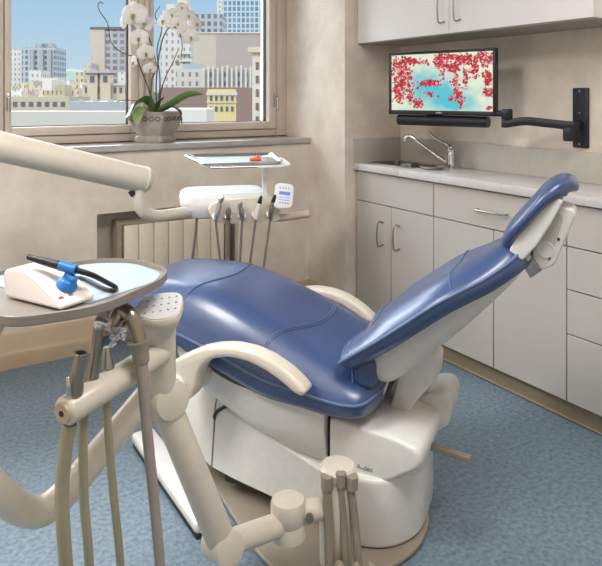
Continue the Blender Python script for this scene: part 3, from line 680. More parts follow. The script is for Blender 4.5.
# rear housing
hp = rounded([(.078, .357), (-.02, .350), (-.13, .338), (-.20, .315), (-.205, .27), (-.10, .200), (-.01, .168), (.06, .175), (.078, .20)], [.02, .05, .05, .04, .05, .06, .05, .03, .02], 5)
hcx, hcz = -.04, .265
def hring(y, k): return [V((hcx+(x-hcx)*k, y, hcz+(z-hcz)*k)) for x, z in hp]
def hk(t): return (.86+.14*math.sin(t*PI/2))
b = NB(); ys = [(-.2182, .80), (-.218, .86), (-.2165, .915), (-.212, .955), (-.203, .985), (-.19, 1)]
loft(b, [hring(y, k_) for y, k_ in ys]+[hring(-y, k_) for y, k_ in ys[::-1]])
hs_ = cp('rear_housing', b, M_chairw)
b = NB(); prism(b, [(.080, .36), (.084, .36), (.084, .20), (.080, .20)], -.2, .2); cp('seam_gap', b, M_darkgap, hs_)
b = NB(); prism(b, rounded([(-.11, .33), (-.165, .368), (-.215, .372), (-.235, .34), (-.225, .27), (-.17, .23), (-.11, .27)], .025, 4), -.205, -.04, .012); cp('housing_wing', b, M_chairw, hs_)
text('brand_mark', 'A-dec', .020, Matrix.Translation((-.036, .2185, .232)) @ Matrix.Rotation(PI, 4, 'Z') @ Matrix.Rotation(PI/2, 4, 'X'), M_ink, hs_, world=False)
# backrest post
po = cp('backrest_post', prism(NB(), rounded([(-.050, .30), (-.108, .30), (-.14, .365), (-.205, .445), (-.21, .52), (-.13, .535), (-.092, .47), (-.078, .40)], .02), -.05, .05, .010), M_chairw)
cp('cable_tube', tb([(-.075, .10, .46), (-.06, .115, .41), (-.03, .13, .37), (.03, .16, .348)], .005, 8, 5), M_cream, po)
# seat cushion
st = table([(-.062, .14, .432, .392, .445), (-.055, .20, .430, .384, .455), (-.035, .248, .426, .376, .466), (0, .266, .425, .371, .480), (.05, .270, .427, .370, .500), (.15, .270, .438, .378, .540), (.27, .268, .455, .387, .592), (.40, .264, .492, .425, .640), (.52, .256, .525, .462, .672),
            (.62, .250, .545, .495, .678), (.74, .246, .562, .522, .674), (.82, .240, .575, .54, .662), (.865, .226, .583, .552, .640), (.89, .18, .588, .562, .615), (.898, .12, .590, .570, .602)], 4)
def sring(x, w, zp, zb, zc):
    h = [(0, zb), (w*.5, zb), (w-.035, zb), (w-.012, zb+.010), (w-.001, zb+.028 if zp-zb > .04 else (zp+zb)/2), (w+.001, zp-.008), (w-.004, zp+.002)]
    for f_ in (.955, .90, .82, .70, .55, .38, .2): h.append((w*f_, zp+(zc-zp)*(1-f_**7)))
    top = [(0, zc)]
    return [V((x, y, z)) for y, z in h] + [V((x, 0, zc))] + [V((x, -y, z)) for y, z in h[:0:-1]]
b = NB(); loft(b, [sring(*r) for r in st]); seat = cp('seat_cushion', b, M_leather, ang=1.2)
pp = [V((r[0], r[1]+.002, r[2])) for r in st] ; pm = [V((r[0], -r[1]-.002, r[2])) for r in st][::-1]
loop = pp+[V((.901, .06, .592)), V((.901, -.06, .592))]+pm+[V((-.064, -.07, .432)), V((-.064, .07, .432)), pp[0]]
cp('piping', tb(loop, .0042, 8), M_piping, seat)
def surf(x, y):
    X = [r[0] for r in st]; g = lambda i: float(np.interp(x, X, [r[i] for r in st])); f_ = min(1, abs(y)/g(1))
    return V((x, y, g(2)+(g(4)-g(2))*(1-f_**7)+.0015))
for off in (0, .008):
    cp('stitching', tb([surf(.178+off+1.25*y*y+.10*y, y) for y in np.linspace(-.25, .25, 26)], .0016, 6), M_piping, seat)
cp('stitching', tb([surf(.515+1.2*y*y+.07*y, y) for y in np.linspace(-.24, .24, 26)], .0018, 6), M_piping, seat)
b = NB(); box(b, (.855, -.2, .535), (.915, .2, .565), .008); cp('toe_board', b, mat('toe_board', rgb(70, 74, 88), .5), seat)
for i in range(3): cp('crease', tb([(.912+.001, -.19, .543+i*.008), (.913, .19, .543+i*.008)], .002, 6), M_black, seat) if i == 0 else None
# lumbar bolster between seat and backrest
b = NB(); box(b, (-.06, -.19, .450), (.003, .212, .54), .022, 4); lb = cp('lumbar_bolster', b, M_leather)
cp('piping', tb([(.002, .212, .45), (.004, .214, .54)], .003, 8), M_piping, lb)
# backrest: shell + cushion
bk = table([(.034, .528, .238), (.015, .545, .252), (-.045, .588, .258), (-.10, .627, .258), (-.17, .679, .250), (-.243, .733, .240), (-.30, .767, .222), (-.355, .796, .192), (-.41, .831, .145), (-.44, .854, .105), (-.452, .864, .06)], 4)
def nrm(i):
    a = bk[max(i-1, 0)]; c = bk[min(i+1, len(bk)-1)]; d_ = V((c[0]-a[0], 0, c[1]-a[1])).normalized(); return V((d_.z, 0, -d_.x)) if d_.x < 0 else V((-d_.z, 0, d_.x))
rings = []
for i, (x, z, w_) in enumerate(bk):
    nn_ = nrm(i); p = V((x, 0, z)); q = i/(len(bk)-1); e_d = min(1, q/.10, (1-q)/.08)**.5; th = .016+.026*e_d; dm = .008+.018*min(1, q/.06, (1-q)/.08)**.6+.018*min(1, max(0, (q-.16)/.16), (1-q)/.08); rc = .62-.55*min(1, max(0, (q-.3)/.35))
    h = [(0, -th), (w_*.55, -th), (w_-.03, -th), (w_-.006, -th*.62), (w_+.002, -.006), (w_-.002, .004)]
    for f_ in (.97, .93, .87, .79, .68, .55, .38, .2): h.append((w_*f_, .004+dm*(1-f_**5)*(1-rc*(.5+.5*math.cos(PI*min(1, f_/.8))))))
    hc_ = .004+dm*(1-rc)
    rings.append([p+V((0, y, 0))+nn_*o2 for y, o2 in h]+[p+nn_*hc_]+[p+V((0, -y, 0))+nn_*o2 for y, o2 in h[:0:-1]])
b = NB(); loft(b, rings); bc = cp('backrest_cushion', b, M_leather, ang=1.2)
pl = [V((x, w_+.003, z))+nrm(i)*.001 for i, (x, z, w_) in enumerate(bk)]; pr = [V((p.x, -p.y, p.z)) for p in pl][::-1]
cp('piping', tb(pl+pr+[pl[0]], .0042, 8), M_piping, bc)
def bsurf(i, y):
    x, z, w_ = bk[i]; f_ = min(.98, abs(y)/w_); q = i/(len(bk)-1); rc = .62-.55*min(1, max(0, (q-.3)/.35)); dm = .008+.018*min(1, q/.06)**.6+.018*min(1, max(0, (q-.16)/.16), (1-q)/.08)
    return V((x, y, z))+nrm(i)*(.0055+dm*(1-f_**5)*(1-rc*(.5+.5*math.cos(PI*min(1, f_/.8)))))
for i in (5, 23):
    cp('stitching', tb([bsurf(i, y) for y in np.linspace(-bk[i][2]*.95, bk[i][2]*.95, 16)], .002, 6), M_piping, bc)
ss = [((.000, .512), (-.006, .492), .12), ((-.020, .520), (-.022, .466), .160), ((-.050, .545), (-.052, .452), .178), ((-.085, .572), (-.098, .458), .184), ((-.145, .615), (-.153, .503), .182), ((-.20, .655), (-.205, .552), .172), ((-.26, .697), (-.262, .600), .158),
      ((-.32, .738), (-.318, .652), .138), ((-.38, .774), (-.375, .710), .112), ((-.43, .810), (-.432, .772), .088), ((-.462, .838), (-.462, .815), .075), ((-.476, .850), (-.476, .838), .07)]
ssT = table([(f_[0], f_[1], k_[0], k_[1], w_) for f_, k_, w_ in ss], 3)
b = NB(); rr_ = []; y = V((0, 1, 0))
for fx, fz, kx, kz_, w_ in ssT:
    F_ = V((fx+.006, 0, fz+.008)); K_ = V((kx, 0, kz_)); L_ = lambda t: F_.lerp(K_, t)
    h = [(w_, 0), (w_+.004, .35), (w_, .6), (w_-.012, .8), (w_-.032, .94), (w_-.06, 1)]
    rr_.append([L_(t)+y*a for a, t in h]+[L_(t)-y*a for a, t in h[::-1]])
loft(b, rr_); cp('backrest_shell', b, M_chairw)
# headrest
hr = table([(-.408, .848, .060, .010), (-.411, .872, .095, .019), (-.424, .908, .120, .021), (-.456, .950, .132, .021), (-.492, .994, .132, .021), (-.522, 1.026, .126, .024), (-.549, 1.043, .112, .027), (-.570, 1.046, .090, .026), (-.581, 1.042, .068, .021), (-.587, 1.035, .044, .013), (-.589, 1.030, .02, .005)], 4)
rings = []
for i, (x, z, w_, th) in enumerate(hr):
    a = hr[max(i-1, 0)]; c = hr[min(i+1, len(hr)-1)]; d_ = V((c[0]-a[0], 0, c[1]-a[1])).normalized(); nn_ = V((d_.z, 0, -d_.x)); p = V((x, 0, z))
    rings.append([p+V((0, w_*math.copysign(abs(math.cos(q))**.5, math.cos(q)), 0))+nn_*th*math.copysign(abs(math.sin(q))**.75, math.sin(q)) for q in np.linspace(0, 2*PI, 28, endpoint=False)])
b = NB(); loft(b, rings); hd = cp('headrest_cushion', b, M_leather, ang=1.2)
b = NB(); prism(b, rounded([(-.418, .862), (-.438, .915), (-.475, .960), (-.512, .998), (-.545, 1.022), (-.56, 1.012), (-.535, .96), (-.495, .89), (-.455, .84)], .010), -.10, .105, .006); cp('headrest_backplate', b, M_chairw)
br = cp('headrest_bracket', prism(NB(), rounded([(-.475, .845), (-.515, .99), (-.525, 1.0), (-.585, .985), (-.592, .970), (-.535, .825), (-.50, .805)], .012), -.055, .055, .008), M_chairw)
cp('bracket_button', lt([(.024, 0), (.024, .003), (.020, .004), (.019, .002), (0, .002)], (-.512, .055, .868), (0, 1, 0)), M_chairw, br)
cp('bracket_inset', prism(NB(), rounded([(-.49, .865), (-.523, .978), (-.56, .965), (-.53, .86)], .010), .054, .0565, .001, 1), mat('bracket_grey', rgb(206, 200, 190), .4), br)
for x, z in ((-.546, .90), (-.522, .845)): cp('screw', lt([(.004, 0), (.004, .002), (0, .002)], (x, .0555, z), (0, 1, 0), 10), M_darkgap, br)
cp('bracket_slider', prism(NB(), [(-.455, .80), (-.475, .85), (-.495, .86), (-.50, .80), (-.47, .775)], -.03, .03, .005), M_steel, br)
cp('strap', tb([(-.438, .05, .83), (-.452, .055, .865), (-.470, .05, .905)], [.014, .016, .008], 10, 4, 1), M_navy)
# armrests
for s in (1, -1):
    ao = rounded([(.565, .465), (.53, .495), (.49, .517), (.44, .542), (.39, .557), (.33, .567), (.27, .565), (.21, .551), (.15, .523), (.11, .494), (.092, .475), (.108, .460), (.128, .464), (.17, .489), (.22, .513), (.28, .530), (.34, .533), (.395, .520), (.43, .495), (.447, .46), (.455, .42), (.472, .385), (.51, .368), (.55, .385), (.575, .42)], .015, 3)
    ar = cp('armrest', prism(NB(), ao, s*.283, s*.343, .013, 4), M_cream)
    cp('pivot_cap', lt([(.034, 0), (.039, .003), (.039, .012), (.036, .015), (0, .016)], (.522, s*.343, .418), (0, s, 0)), M_chairw, ar)
    b = NB(); prism(b, rounded([(.46, .44), (.55, .46), (.565, .39), (.52, .372), (.475, .385)], .02), min(s*.22, s*.284), max(s*.22, s*.284), .006); cp('armrest_mount', b, M_chairw, ar)

# ------------------------------------------------------------------ delivery unit by the window
DC = at(245, 205, 2.95); ex = (RT*.97+FW*.24).normalized()
du = thing('delivery_unit', 'white dentist instrument unit on a swing arm beyond the foot of the chair', 'dental unit', tuple(DC), math.atan2(ex.y, ex.x))   # local x right, -y to the viewer
def dp(name, bm, m, parent=None, **k): return obj(name, bm, m, parent or du, world=False, **k)
b = NB()
def sl(z, g, x0=-.285, x1=.115, y0=-.05, y1=.26): return [V((x, y, z)) for x, y in rounded([(x0+g, y0+g), (x1-g, y0+g), (x1-g, y1-g), (x0+g, y1-g)], .07, 6)]
loft(b, [sl(-.055, .05), sl(-.045, .025), sl(-.01, .004), sl(.02, 0), sl(.045, .006), sl(.058, .02), sl(.062, .05)])
dp('head_body', b, M_bright, ang=.45)
pr_ = rounded([(-.19, .0), (-.165, .035), (-.11, .052), (.13, .058), (.185, .045), (.20, .0), (.185, -.035)], .03, 4)
pts = [(-.178, .0), (-.160, .028), (-.11, .042), (.08, .050), (.120, .042), (.138, .01), (.138, -.03)]
low = []
for cx in (.122, .058, -.002, -.062, -.122):
    low += [(cx+.020, -.056), (cx-.012, -.064), (cx-.020, -.058), (cx-.026, -.03), (cx-.034, -.028), (cx-.040, -.05)] if cx > -.12 else [(cx+.020, -.06), (cx-.03, -.055)]
dp('front_plate', prism(NB(), rounded(pts+low, .012, 3), -.105, -.045, .003, 2), M_cream)
for i, cx in enumerate((.092, .028, -.032, -.092, -.146)):
    b = NB(); tube(b, [(cx, -.105, -.03), (cx, -.122, -.022)], .017, 14); dp('instrument_holder', b, M_cream if i % 2 else M_chairw)
dp('grip_handle', tb([(.09, -.03, -.030), (.11, -.06, -.046), (.15, -.075, -.050), (.266, -.075, -.040), (.276, -.075, -.039)], [.017, .018, .018, .0165, .015], 14, 5, .6), mat('handle_tan', rgb(206, 188, 170), .4))
b = NB(); slab(b, rounded([(-.047, -.065), (.047, -.055), (.047, .05), (.03, .062), (-.03, .062), (-.047, .05)], .032, 6), -.008, .010, .006, 3)
KM = Matrix.Translation((.152, -.125, .052)) @ Matrix.Scale(.92, 4) @ Matrix.Rotation(.16, 4, 'Y') @ Matrix.Rotation(PI/2-.25, 4, 'X')
b.transform(KM); kp = dp('keypad', b, M_bright)
dp('display', bx((-.026, .006, .0095), (.028, .022, .0112), .001, 1, KM), M_display, kp)
for r in range(3):
    for i in range(4): dp('key', bx((-.022+i*.013, -.008-r*.013, .0095), (-.014+i*.013, -.003-r*.013, .0108), .0005, 1, KM), M_display if r < 2 else M_ink, kp)
for i in range(4): dp('key', bx((-.026+i*.014, .036, .0095), (-.02+i*.014, .041, .0108), .0005, 1, KM), M_ink, kp)
dp('supply_hose', tb([(-.215, .0, -.04), (-.225, .01, -.15), (-.238, .03, -.30), (-.24, .05, -.6), (-.2, .1, -.785), (-.05, .15, -.79)], .006, 8, 6), M_purple)
dp('keypad_stalk', tb([(.165, -.115, .03), (.15, -.07, .015)], .012, 10), M_bright)
dp('tray_post', bx((.080, -.01, .03), (.102, .012, .195), .003), M_bright)
TM = Matrix.Translation((-.025, .0, .203)) @ Matrix.Rotation(math.radians(4), 4, 'X') @ Matrix.Scale(.93, 4)
tr = dp('tray_holder', slab(NB(), rounded([(.06, -.15), (.235, -.13), (.235, .10), (.15, .16), (-.0, .16)], [.03, .05, .05, .05, .02]), -.016, -.004, .004, 2, TM), M_bright)
b = NB(); tube(b, [TM @ V(p) for p in ((.06, -.152, -.006), (-.15, -.165, -.004), (-.25, .13, .006), (-.16, .165, .004), (.0, .162, -.004))], .006, 10, 0); dp('wire_rail', b, M_chrome, tr)
# bracket tray lying in the holder
b = NB(); o_p = [(-.21, -.145), (.19, -.135), (.19, .14), (-.23, .145)]
def tring(g, z): return [TM @ V((x, y, z)) for x, y in rounded([(p[0]+(g if p[0] < 0 else -g), p[1]+(g if p[1] < 0 else -g)) for p in o_p], .03, 5)]
loft(b, [tring(.012, 0), tring(0, .014), tring(.004, .0145), tring(.015, .003), tring(.06, .003)])
tag(dp('bracket_tray', b, M_steel), 'x', 'x'); bt = bpy.data.objects['bracket_tray']
bt.parent = None; bt.matrix_world = WM[du.name]; tag(bt, 'shallow steel instrument tray on the raised white holder under the window', 'tray')
b = NB()
rp = random.Random(4)
for i in range(5): box(b, (-.028+i*.011, -.012+rp.random()*.01, 0), (-.014+i*.011, .022, .012+rp.random()*.012), .004, 2, WM[du.name] @ TM @ Matrix.Translation((.075, -.02, .003)))
tag(obj('gauze_packet', b, M_gauze), 'crumpled orange packet lying on the steel instrument tray', 'packet')
# swing arm
a1 = at(143, 179.5, 2.70); a0 = at(0, 146.5, 2.36); a0 = a0+(a0-a1)*1.15
ax = (a1-a0).normalized()
obj('swing_arm', tb([a0, a1], [.056, .055], 28), M_cream, du)
obj('arm_cap', tb([a1+ax*.002, a1+ax*.016, a1+ax*.026], [.0565, .055, .045], 28, 0, .25), M_cream, du)
obj('arm_collar', tb([at(132, 190, 2.67), at(135, 195, 2.67)], .018, 14), M_darkgap, du)
obj('elbow_tube', tb([at(139, 186, 2.68), at(139, 200, 2.68), at(144, 212, 2.70), at(158, 216, 2.76), at(178, 213, 2.84), at(205, 210, 2.95)], [.025, .026, .027, .026, .024, .024], 18, 6), M_cream, du)
obj('support_column', tb([a0+V((0, 0, .12)), V((a0.x, a0.y, 0.02))], .06, 24), M_cream, du)
obj('column_foot', lt([(.2, 0), (.2, .02), (.08, .035), (0, .035)], (a0.x, a0.y, 0)), M_cream, du)
# handpieces in the holders, each with its hose
hp_specs = [('air_water_syringe', 'chrome air-water syringe in the leftmost holder of the white unit', -.146, M_chrome, .075, .02, 'syringe'), ('instrument_hose', 'bare hose coupling in the second holder of the white unit', -.092, M_nickel, .02, 0, 'hose'),
            ('dental_handpiece', 'short steel handpiece in the middle holder of the white unit', -.032, M_steel, .035, -.01, 'handpiece'), ('dental_handpiece', 'black-tipped handpiece, fourth from the left on the white unit', .028, M_chairw, .05, .015, 'handpiece'), ('dental_handpiece', 'slim steel handpiece in the rightmost holder beside the keypad', .092, M_nickel, .055, .012, 'handpiece')]
for nm, lab, cx, m, up, lean, cat in hp_specs:
    up *= .6
    t = thing(nm, lab, cat, tuple(WM[du.name] @ V((cx, -.125, -.03))), math.atan2(ex.y, ex.x), 'handpieces in the white unit')
    hp0 = lambda bm, n_, mm, par=t: obj(n_, bm, mm, par, world=False)
    bd = hp0(tb([(0, 0, -.012), (lean*.3, -.004, .02), (lean, -.008, .03+up)], [.010, .013, .009], 12, 4), 'handle', m)
    if cx < -.14: hp0(tb([(lean, -.008, .03+up), (lean+.008, -.014, .045+up)], [.012, .008], 12, 0, 1), 'head', M_chrome)
    elif cx > .02: hp0(tb([(lean, -.008, .03+up), (lean+.006, -.012, .055+up)], [.010, .006], 12, 0, 1), 'tip', M_black)
    elif cx > -.04: hp0(tb([(lean, -.008, .03+up), (lean+.002, -.010, .042+up)], [.011, .008], 12, 0, 1), 'tip', M_steel)
    sw = {-.146: .03, -.092: -.012, -.032: -.012, .028: -.035, .092: -.035}[cx]
    hp0(tb([(0, 0, -.012), (sw*.2, .004, -.07), (sw*.6, .01, -.18), (sw, .03, -.33), (sw*1.1, .06, -.55), (sw, .10, -.72), (sw+.05, .16, -.763), (sw+.16, .2, -.766)], .0052, 8, 6), 'hose', M_purple)

# ------------------------------------------------------------------ assistant's arm in the foreground
aw = thing('assistant_arm', 'cream assistant instrument arm standing in front of the chair, keypad on top', 'dental arm', (at(338, 470, 1.78).x, at(338, 470, 1.78).y, 0))
def ap(name, bm, m=M_cream, parent=None): return obj(name, bm, m, parent or aw)
HB = at(338, 470, 1.78)
ap('hose_post', lt([(.050, -.23), (.052, -.08), (.052, -.02), (.046, .004), (.0505, .012), (.0515, .028), (.044, .037), (.02, .041), (0, .0415)], HB-V((0, 0, .02))))
SC = at(288, 514, 1.72)
ap('swivel', lt([(.036, -.064), (.046, -.058), (.0455, -.020), (.0445, -.018), (.0455, -.016), (.0465, .032), (.042, .040), (.02, .043), (0, .0435)], SC))
ap('swivel_bracket', tb([SC+V((0, 0, -.008)), HB+V((0, 0, -.09))], .030, 14))
br0 = SC.lerp(HB, .42)-FW*.035+V((0, 0, -.035))
ap('bracket_bolt', tb([br0, br0-FW*.012], .011, 12), M_nickel)
JB = at(223, 545, 1.60); JT = at(164, 400, 1.535)
ap('lower_link', tb([SC+V((0, 0, -.02)), JB], .030, 18))
ap('lower_knuckle', lt([(.034, -.045), (.040, -.04), (.041, .032), (.038, .038), (.026, .042), (0, .043)], JB, (-FW*.75+RT*.62+V((0, 0, .2)))))
ap('lower_arm', tb([JB, JT], [.036, .035], 22, 0, .8))
ap('upper_knuckle', lt([(.034, -.045), (.044, -.04), (.045, .026), (.042, .033), (.030, .037), (0, .038)], JT+RT*.006+V((0, 0, .005)), (-FW*.75+RT*.62+V((0, 0, .12)))))
PB = at(162, 400, 1.535); PT = at(160, 326, 1.50)
ap('post', tb([PB-V((0, 0, .03)), PB.lerp(PT, .5), PT+V((0, 0, -.01))], [.034, .034, .036], 24))
KX = (RT*.95+FW*.3).normalized(); kc = at(159.5, 309, 1.49); kz = V((0, 0, 1))-FW*.30
KM2 = frame_M(kc, KX, kz)
b = NB(); ksh = [(-.062, -.03), (-.02, -.058), (.035, -.052), (.056, .0), (.060, .05), (.02, .058), (-.03, .05), (-.058, .01)]
def kr(s, z): return [KM2 @ V((x*s, y*s, z)) for x, y in rounded(ksh, .022, 4)]
loft(b, [kr(.68, -.085), kr(.74, -.05), kr(.93, -.022), kr(1, -.010), kr(1, .0), kr(.94, .006), kr(.5, .008)])
kh = ap('keypad_head', b)
b = NB(); loft(b, [kr(.90, .006), kr(.90, .009), kr(.86, .0095)]); kf = ap('keypad_face', b, M_bright, kh)
for i in range(5):
    for j in range(3):
        c_ = KM2 @ V((-.034+i*.017+j*.004, -.026+j*.024+i*.002, .0097)); obj('key', tb([c_, c_+V((0, 0, .0010))], .0028, 8), mat('key_grey', rgb(150, 158, 170), .5), kf)
# holder bar
H0, H1 = at(66, 411, 1.26), at(161, 352, 1.50)
ap('holder_bar', tb([H0, H1], [.0285, .0285], 22, 0, .35))
hb = (H1-H0).normalized()
ap('bar_end_ring', tb([H0-hb*.004, H0-hb*.011], [.022, .020], 18), mat('ring_tan', rgb(190, 172, 140), .4))
ap('bar_end_screw', tb([H0-hb*.010, H0-hb*.0125], .006, 10), M_black)
# tray support tube, rising out of the photo on the left
ap('tray_tube', tb([at(150, 392, 1.53), at(100, 452, 1.47), at(64, 494, 1.42), at(38, 512, 1.38), at(10, 502, 1.34), at(-18, 475, 1.30), V((.125, 1.43, .58)), V((.135, 1.45, .74)), V((.19, 1.48, .864))], [.030, .031, .031, .031, .031, .030, .028, .028], 20, 6))
# hoses leaving the post
for k_, (u, dd) in enumerate(((327, -.03), (341, -.02), (352, -.03))):
    p0 = at(u, 484 if k_ != 1 else 481, 1.735)
    ap('hose_collar', tb([p0+V((0, 0, .022)), p0-V((0, 0, .012))], .0165 if k_ != 1 else .014, 14), M_hose)
    e0 = at(u+2+k_*1, 530, 1.73); e1 = at(u+4+k_*3, 600, 1.70)
    ap('hose', tb([p0, p0-V((0, 0, .03)), e0, e1, V((e1.x+.012, e1.y-.02, .075)), V((e1.x-.03, e1.y-.10, .016)), V((e1.x-.12, e1.y-.22, .015))], .0135 if k_ == 0 else .0105, 12, 6), M_hose)
# hoses in the shadow under the chair
for (us, r_) in (([(262, 560, 1.68), (240, 520, 1.86), (222, 490, 2.0)], .012),):
    pass

# tray table
tt = thing('instrument_tray', 'grey-rimmed rounded tray table carrying the white scaler unit at the left', 'tray', (.34, 1.46, .862))
tp_ = [(.44, 1.655), (.52, 1.60), (.557, 1.465), (.512, 1.394), (.345, 1.278), (.19, 1.290), (.145, 1.36), (.11, 1.60), (.17, 1.66)]
tcen = V((.34, 1.46))
def trr(g, z, r=.05): 
    out = []
    for x, y in rounded(tp_, [.06, .05, .05, .05, .06, .05, .05, .06, .04], 5):
        d_ = V((x, y))-tcen; k = 1-g/d_.length; out.append(V((tcen.x+d_.x*k, tcen.y+d_.y*k, z)))
    return out
b = NB(); loft(b, [trr(.02, .868), trr(.003, .869), trr(0, .872), trr(0, .888), trr(.0015, .8895), trr(.004, .8895), trr(.006, .880), trr(.05, .879)])
obj('tray_body', b, M_traygrey, tt)
b = NB(); slab(b, rounded([(.33, 1.328), (.50, 1.408), (.538, 1.468), (.508, 1.59), (.437, 1.640), (.20, 1.642), (.165, 1.61)], .03), .8795, .8815); obj('tray_liner', b, M_paper, tt)
# ultrasonic scaler on the tray
ZT_ = .882
def tz(u, v): 
    r_ = FW+RT*((u-301)/650)+V((0, 0, (96-v)/650)); return CAM+r_*((ZT_-CAM.z)/r_.z)
fl_, fr_, bl_ = tz(60, 311), tz(93.5, 299), tz(4, 297)
lx = (bl_-fl_); LL = lx.length; lx.normalize(); wy = V((0, 0, 1)).cross(lx); 
if (fr_-fl_).dot(wy) < 0: wy = -wy
WW = abs((fr_-fl_).dot(wy))
SM = Matrix(((lx.x, wy.x, 0, fl_.x), (lx.y, wy.y, 0, fl_.y), (0, 0, 1, ZT_), (0, 0, 0, 1)))       # x to the back, y across, z up
SM_ = SM
us_ = thing('ultrasonic_scaler', 'white wedge-shaped scaler unit with a blue dial on the tray table', 'dental device', tuple(fl_))
prof = rounded([(0, .001), (LL, .001), (LL+.006, .052), (LL*.88, .063), (LL*.56, .061), (LL*.26, .037), (-.002, .008)], [.003, .01, .015, .03, .05, .05, .004], 5)
b = prism(NB(), prof, 0, WW, .005, 3, SM); sb = obj('housing', b, mat('scaler_white', rgb(238, 230, 224), .35), us_)
sl0, sl1 = V((.004, 0, .012)), V((LL*.5, 0, .058)); sdir = (sl1-sl0).normalized(); snrm = V((-sdir.z, 0, sdir.x))
kc_ = V((LL*.20, WW*.52, .033))
q_ = SM @ kc_; dn = (SM.to_3x3() @ snrm).normalized()
b = NB(); lathe(b, [(.021, 0), (.021, .004), (.019, .007), (.016, .014), (.012, .017), (0, .017)], q_, dn, 26)
b2 = bx((-.006, -.016, .010), (.010, .016, .028), .006, 3, frame_M(q_, (SM.to_3x3() @ V((0, 1, 0))), dn)); 
tmp = bpy.data.meshes.new('t'); b2.to_mesh(tmp); b2.free(); b.from_mesh(tmp)
obj('dial', b, M_blueknob, us_)
for k_, m_ in ((.18, M_red), (.45, M_ink)):
    c_ = SM @ V((.016, WW*k_, .0185)); obj('mark', bx((-.005, -.003, -.002), (.005, .003, .0015), .0005, 1, frame_M(c_, (SM.to_3x3() @ V((0, 1, 0))), dn)), m_, us_)
# the scaler wand lying across the unit
wn = thing('scaler_wand', 'black and blue scaler wand with looped cord resting on the white unit', 'dental tool', tuple(at(55, 266, 1.38)))
w0, w1 = at(29, 257, 1.325), at(76, 270, 1.305)
obj('grip', tb([w0, w0.lerp(w1, .3), w0.lerp(w1, .68)], [.0065, .0085, .0095], 14, 4, .7), M_black, wn)
obj('collar', tb([w0.lerp(w1, .66), w1], [.0105, .0095], 14), M_blueknob, wn)
obj('highlight_strip', tb([w0.lerp(w1, .05)+V((0, 0, .0065)), w0.lerp(w1, .62)+V((0, 0, .0085))], [.0022, .003], 8), M_chrome, wn)
tz_ = lambda u, v: tz(u, v)+V((0, 0, .005))
obj('cord', tb([w1, at(92, 275, 1.32), at(106, 282, 1.36), tz_(116, 290), tz_(112, 293), tz_(100, 289), tz_(84, 281), tz_(70, 280)], [.006, .005, .0045, .0045], 10, 6), M_black, wn)

# instruments on the holder bar
def onbar(k): return H0.lerp(H1, k)+V((0, 0, .024))
G = 'instruments on the cream holder bar'
t = thing('suction_handpiece', 'short wide steel suction tube at the near end of the holder bar', 'suction tube', tuple(onbar(.13)), 0, G)
d0, d1 = at(75, 392, 1.27), at(81, 353, 1.27)
obj('barrel', tb([d0, d0.lerp(d1, .5), d1], [.016, .013, .0115], 18), M_nickel, t)
obj('mouth', tb([d1-(d1-d0)*.02, d1+(d1-d0)*.01], [.0125, .0125], 18), M_chrome, t); obj('bore', tb([d1+(d1-d0)*.011, d1+(d1-d0)*.016], .0085, 16), M_black, t)
obj('lever', tb([at(69, 395, 1.25), at(68, 378, 1.25)], [.006, .004], 10, 0, 1), M_chrome, t)
obj('hose', tb([at(70, 424, 1.265), at(66, 445, 1.265), at(62, 490, 1.265), at(64, 540, 1.265), at(72, 640, 1.29)], .0135, 12, 6), M_hose2, t)
t = thing('saliva_ejector', 'tall slim steel suction handpiece, second along the holder bar', 'suction tube', tuple(onbar(.33)), 0, G)
d0, d1 = at(92, 380, 1.33), at(98, 328, 1.33)
obj('barrel', tb([d0, d0.lerp(d1, .35), d1], [.015, .010, .0105], 16), M_nickel, t)
obj('head', tb([d1, at(99, 321, 1.33), at(108, 324, 1.32)], [.010, .010, .0045], 12, 3, .6), M_chrome, t)
obj('hose', tb([at(84, 412, 1.31), at(83, 440, 1.31), at(84, 500, 1.31), at(89, 560, 1.31), at(92, 640, 1.33)], .0095, 12, 6), M_hose2, t)
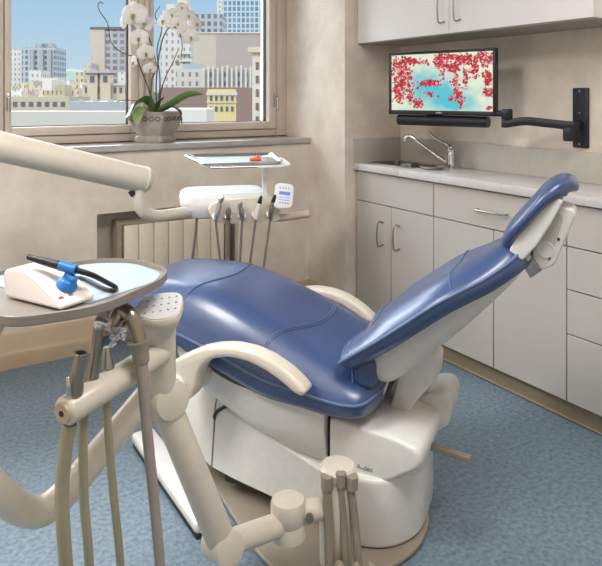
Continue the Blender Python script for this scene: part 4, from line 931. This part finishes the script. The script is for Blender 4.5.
t = thing('water_syringe', 'small steel syringe with a clear plastic tip, third along the holder bar', 'syringe', tuple(onbar(.5)), 0, G)
d0, d1 = at(108, 368, 1.37), at(107, 347, 1.37)
obj('barrel', tb([d0, d0.lerp(d1, .5), d1], [.014, .012, .008], 16), M_steel, t)
b = NB()
for k_ in range(7):
    c_ = at(113+(k_ % 3)*5, 330+(k_//3)*7, 1.37); box(b, (-.006, -.005, -.007), (.006, .005, .007), .003, 2, Matrix.Translation(c_) @ Matrix.Rotation(k_*.7, 4, 'Y'))
obj('clear_tip', b, M_clear, t)
obj('hose', tb([at(106, 398, 1.36), at(108, 430, 1.36), at(113, 490, 1.36), at(120, 560, 1.36), at(124, 640, 1.38)], .0085, 12, 6), M_hose2, t)
t = thing('evacuator_handpiece', 'curved bronze-steel evacuator tube hooked over the far end of the holder bar', 'suction tube', tuple(onbar(.8)), 0, G)
obj('bent_tube', tb([at(112, 331, 1.39), at(116, 319, 1.395), at(122, 311, 1.40), at(130, 315, 1.39), at(136, 328, 1.385), at(141, 345, 1.38)], [.015, .016, .0165, .0155, .014], 16, 6), M_nickel, t)
obj('ring', tb([at(130.5, 318, 1.39), at(132, 321, 1.389)], .0175, 16), mat('brass', rgb(150, 126, 80), .3, 1), t)
obj('sleeve', tb([at(138.5, 341, 1.38), at(140, 350, 1.38), at(141.5, 362, 1.38)], [.024, .019, .017], 18, 3), M_hose, t)
obj('hose', tb([at(141, 358, 1.38), at(143, 380, 1.375), at(147, 430, 1.37), at(154, 500, 1.365), at(160, 566, 1.36), at(164, 640, 1.38)], [.014, .0115, .011, .011], 12, 6), mat('mauve_grey_hose', rgb(162, 150, 142), .5), t)

# floor utility box by the foot of the chair
fb = thing('floor_box', 'low white utility box with black base on the floor behind the cream arm', 'utility box', (.806, 2.06, 0))
obj('base', bx((.752, 1.765, 0), (.831, 2.36, .016), .004), M_black, fb)
obj('cover', bx((.748, 1.76, .016), (.835, 2.365, .056), .014, 3), M_chairw, fb)
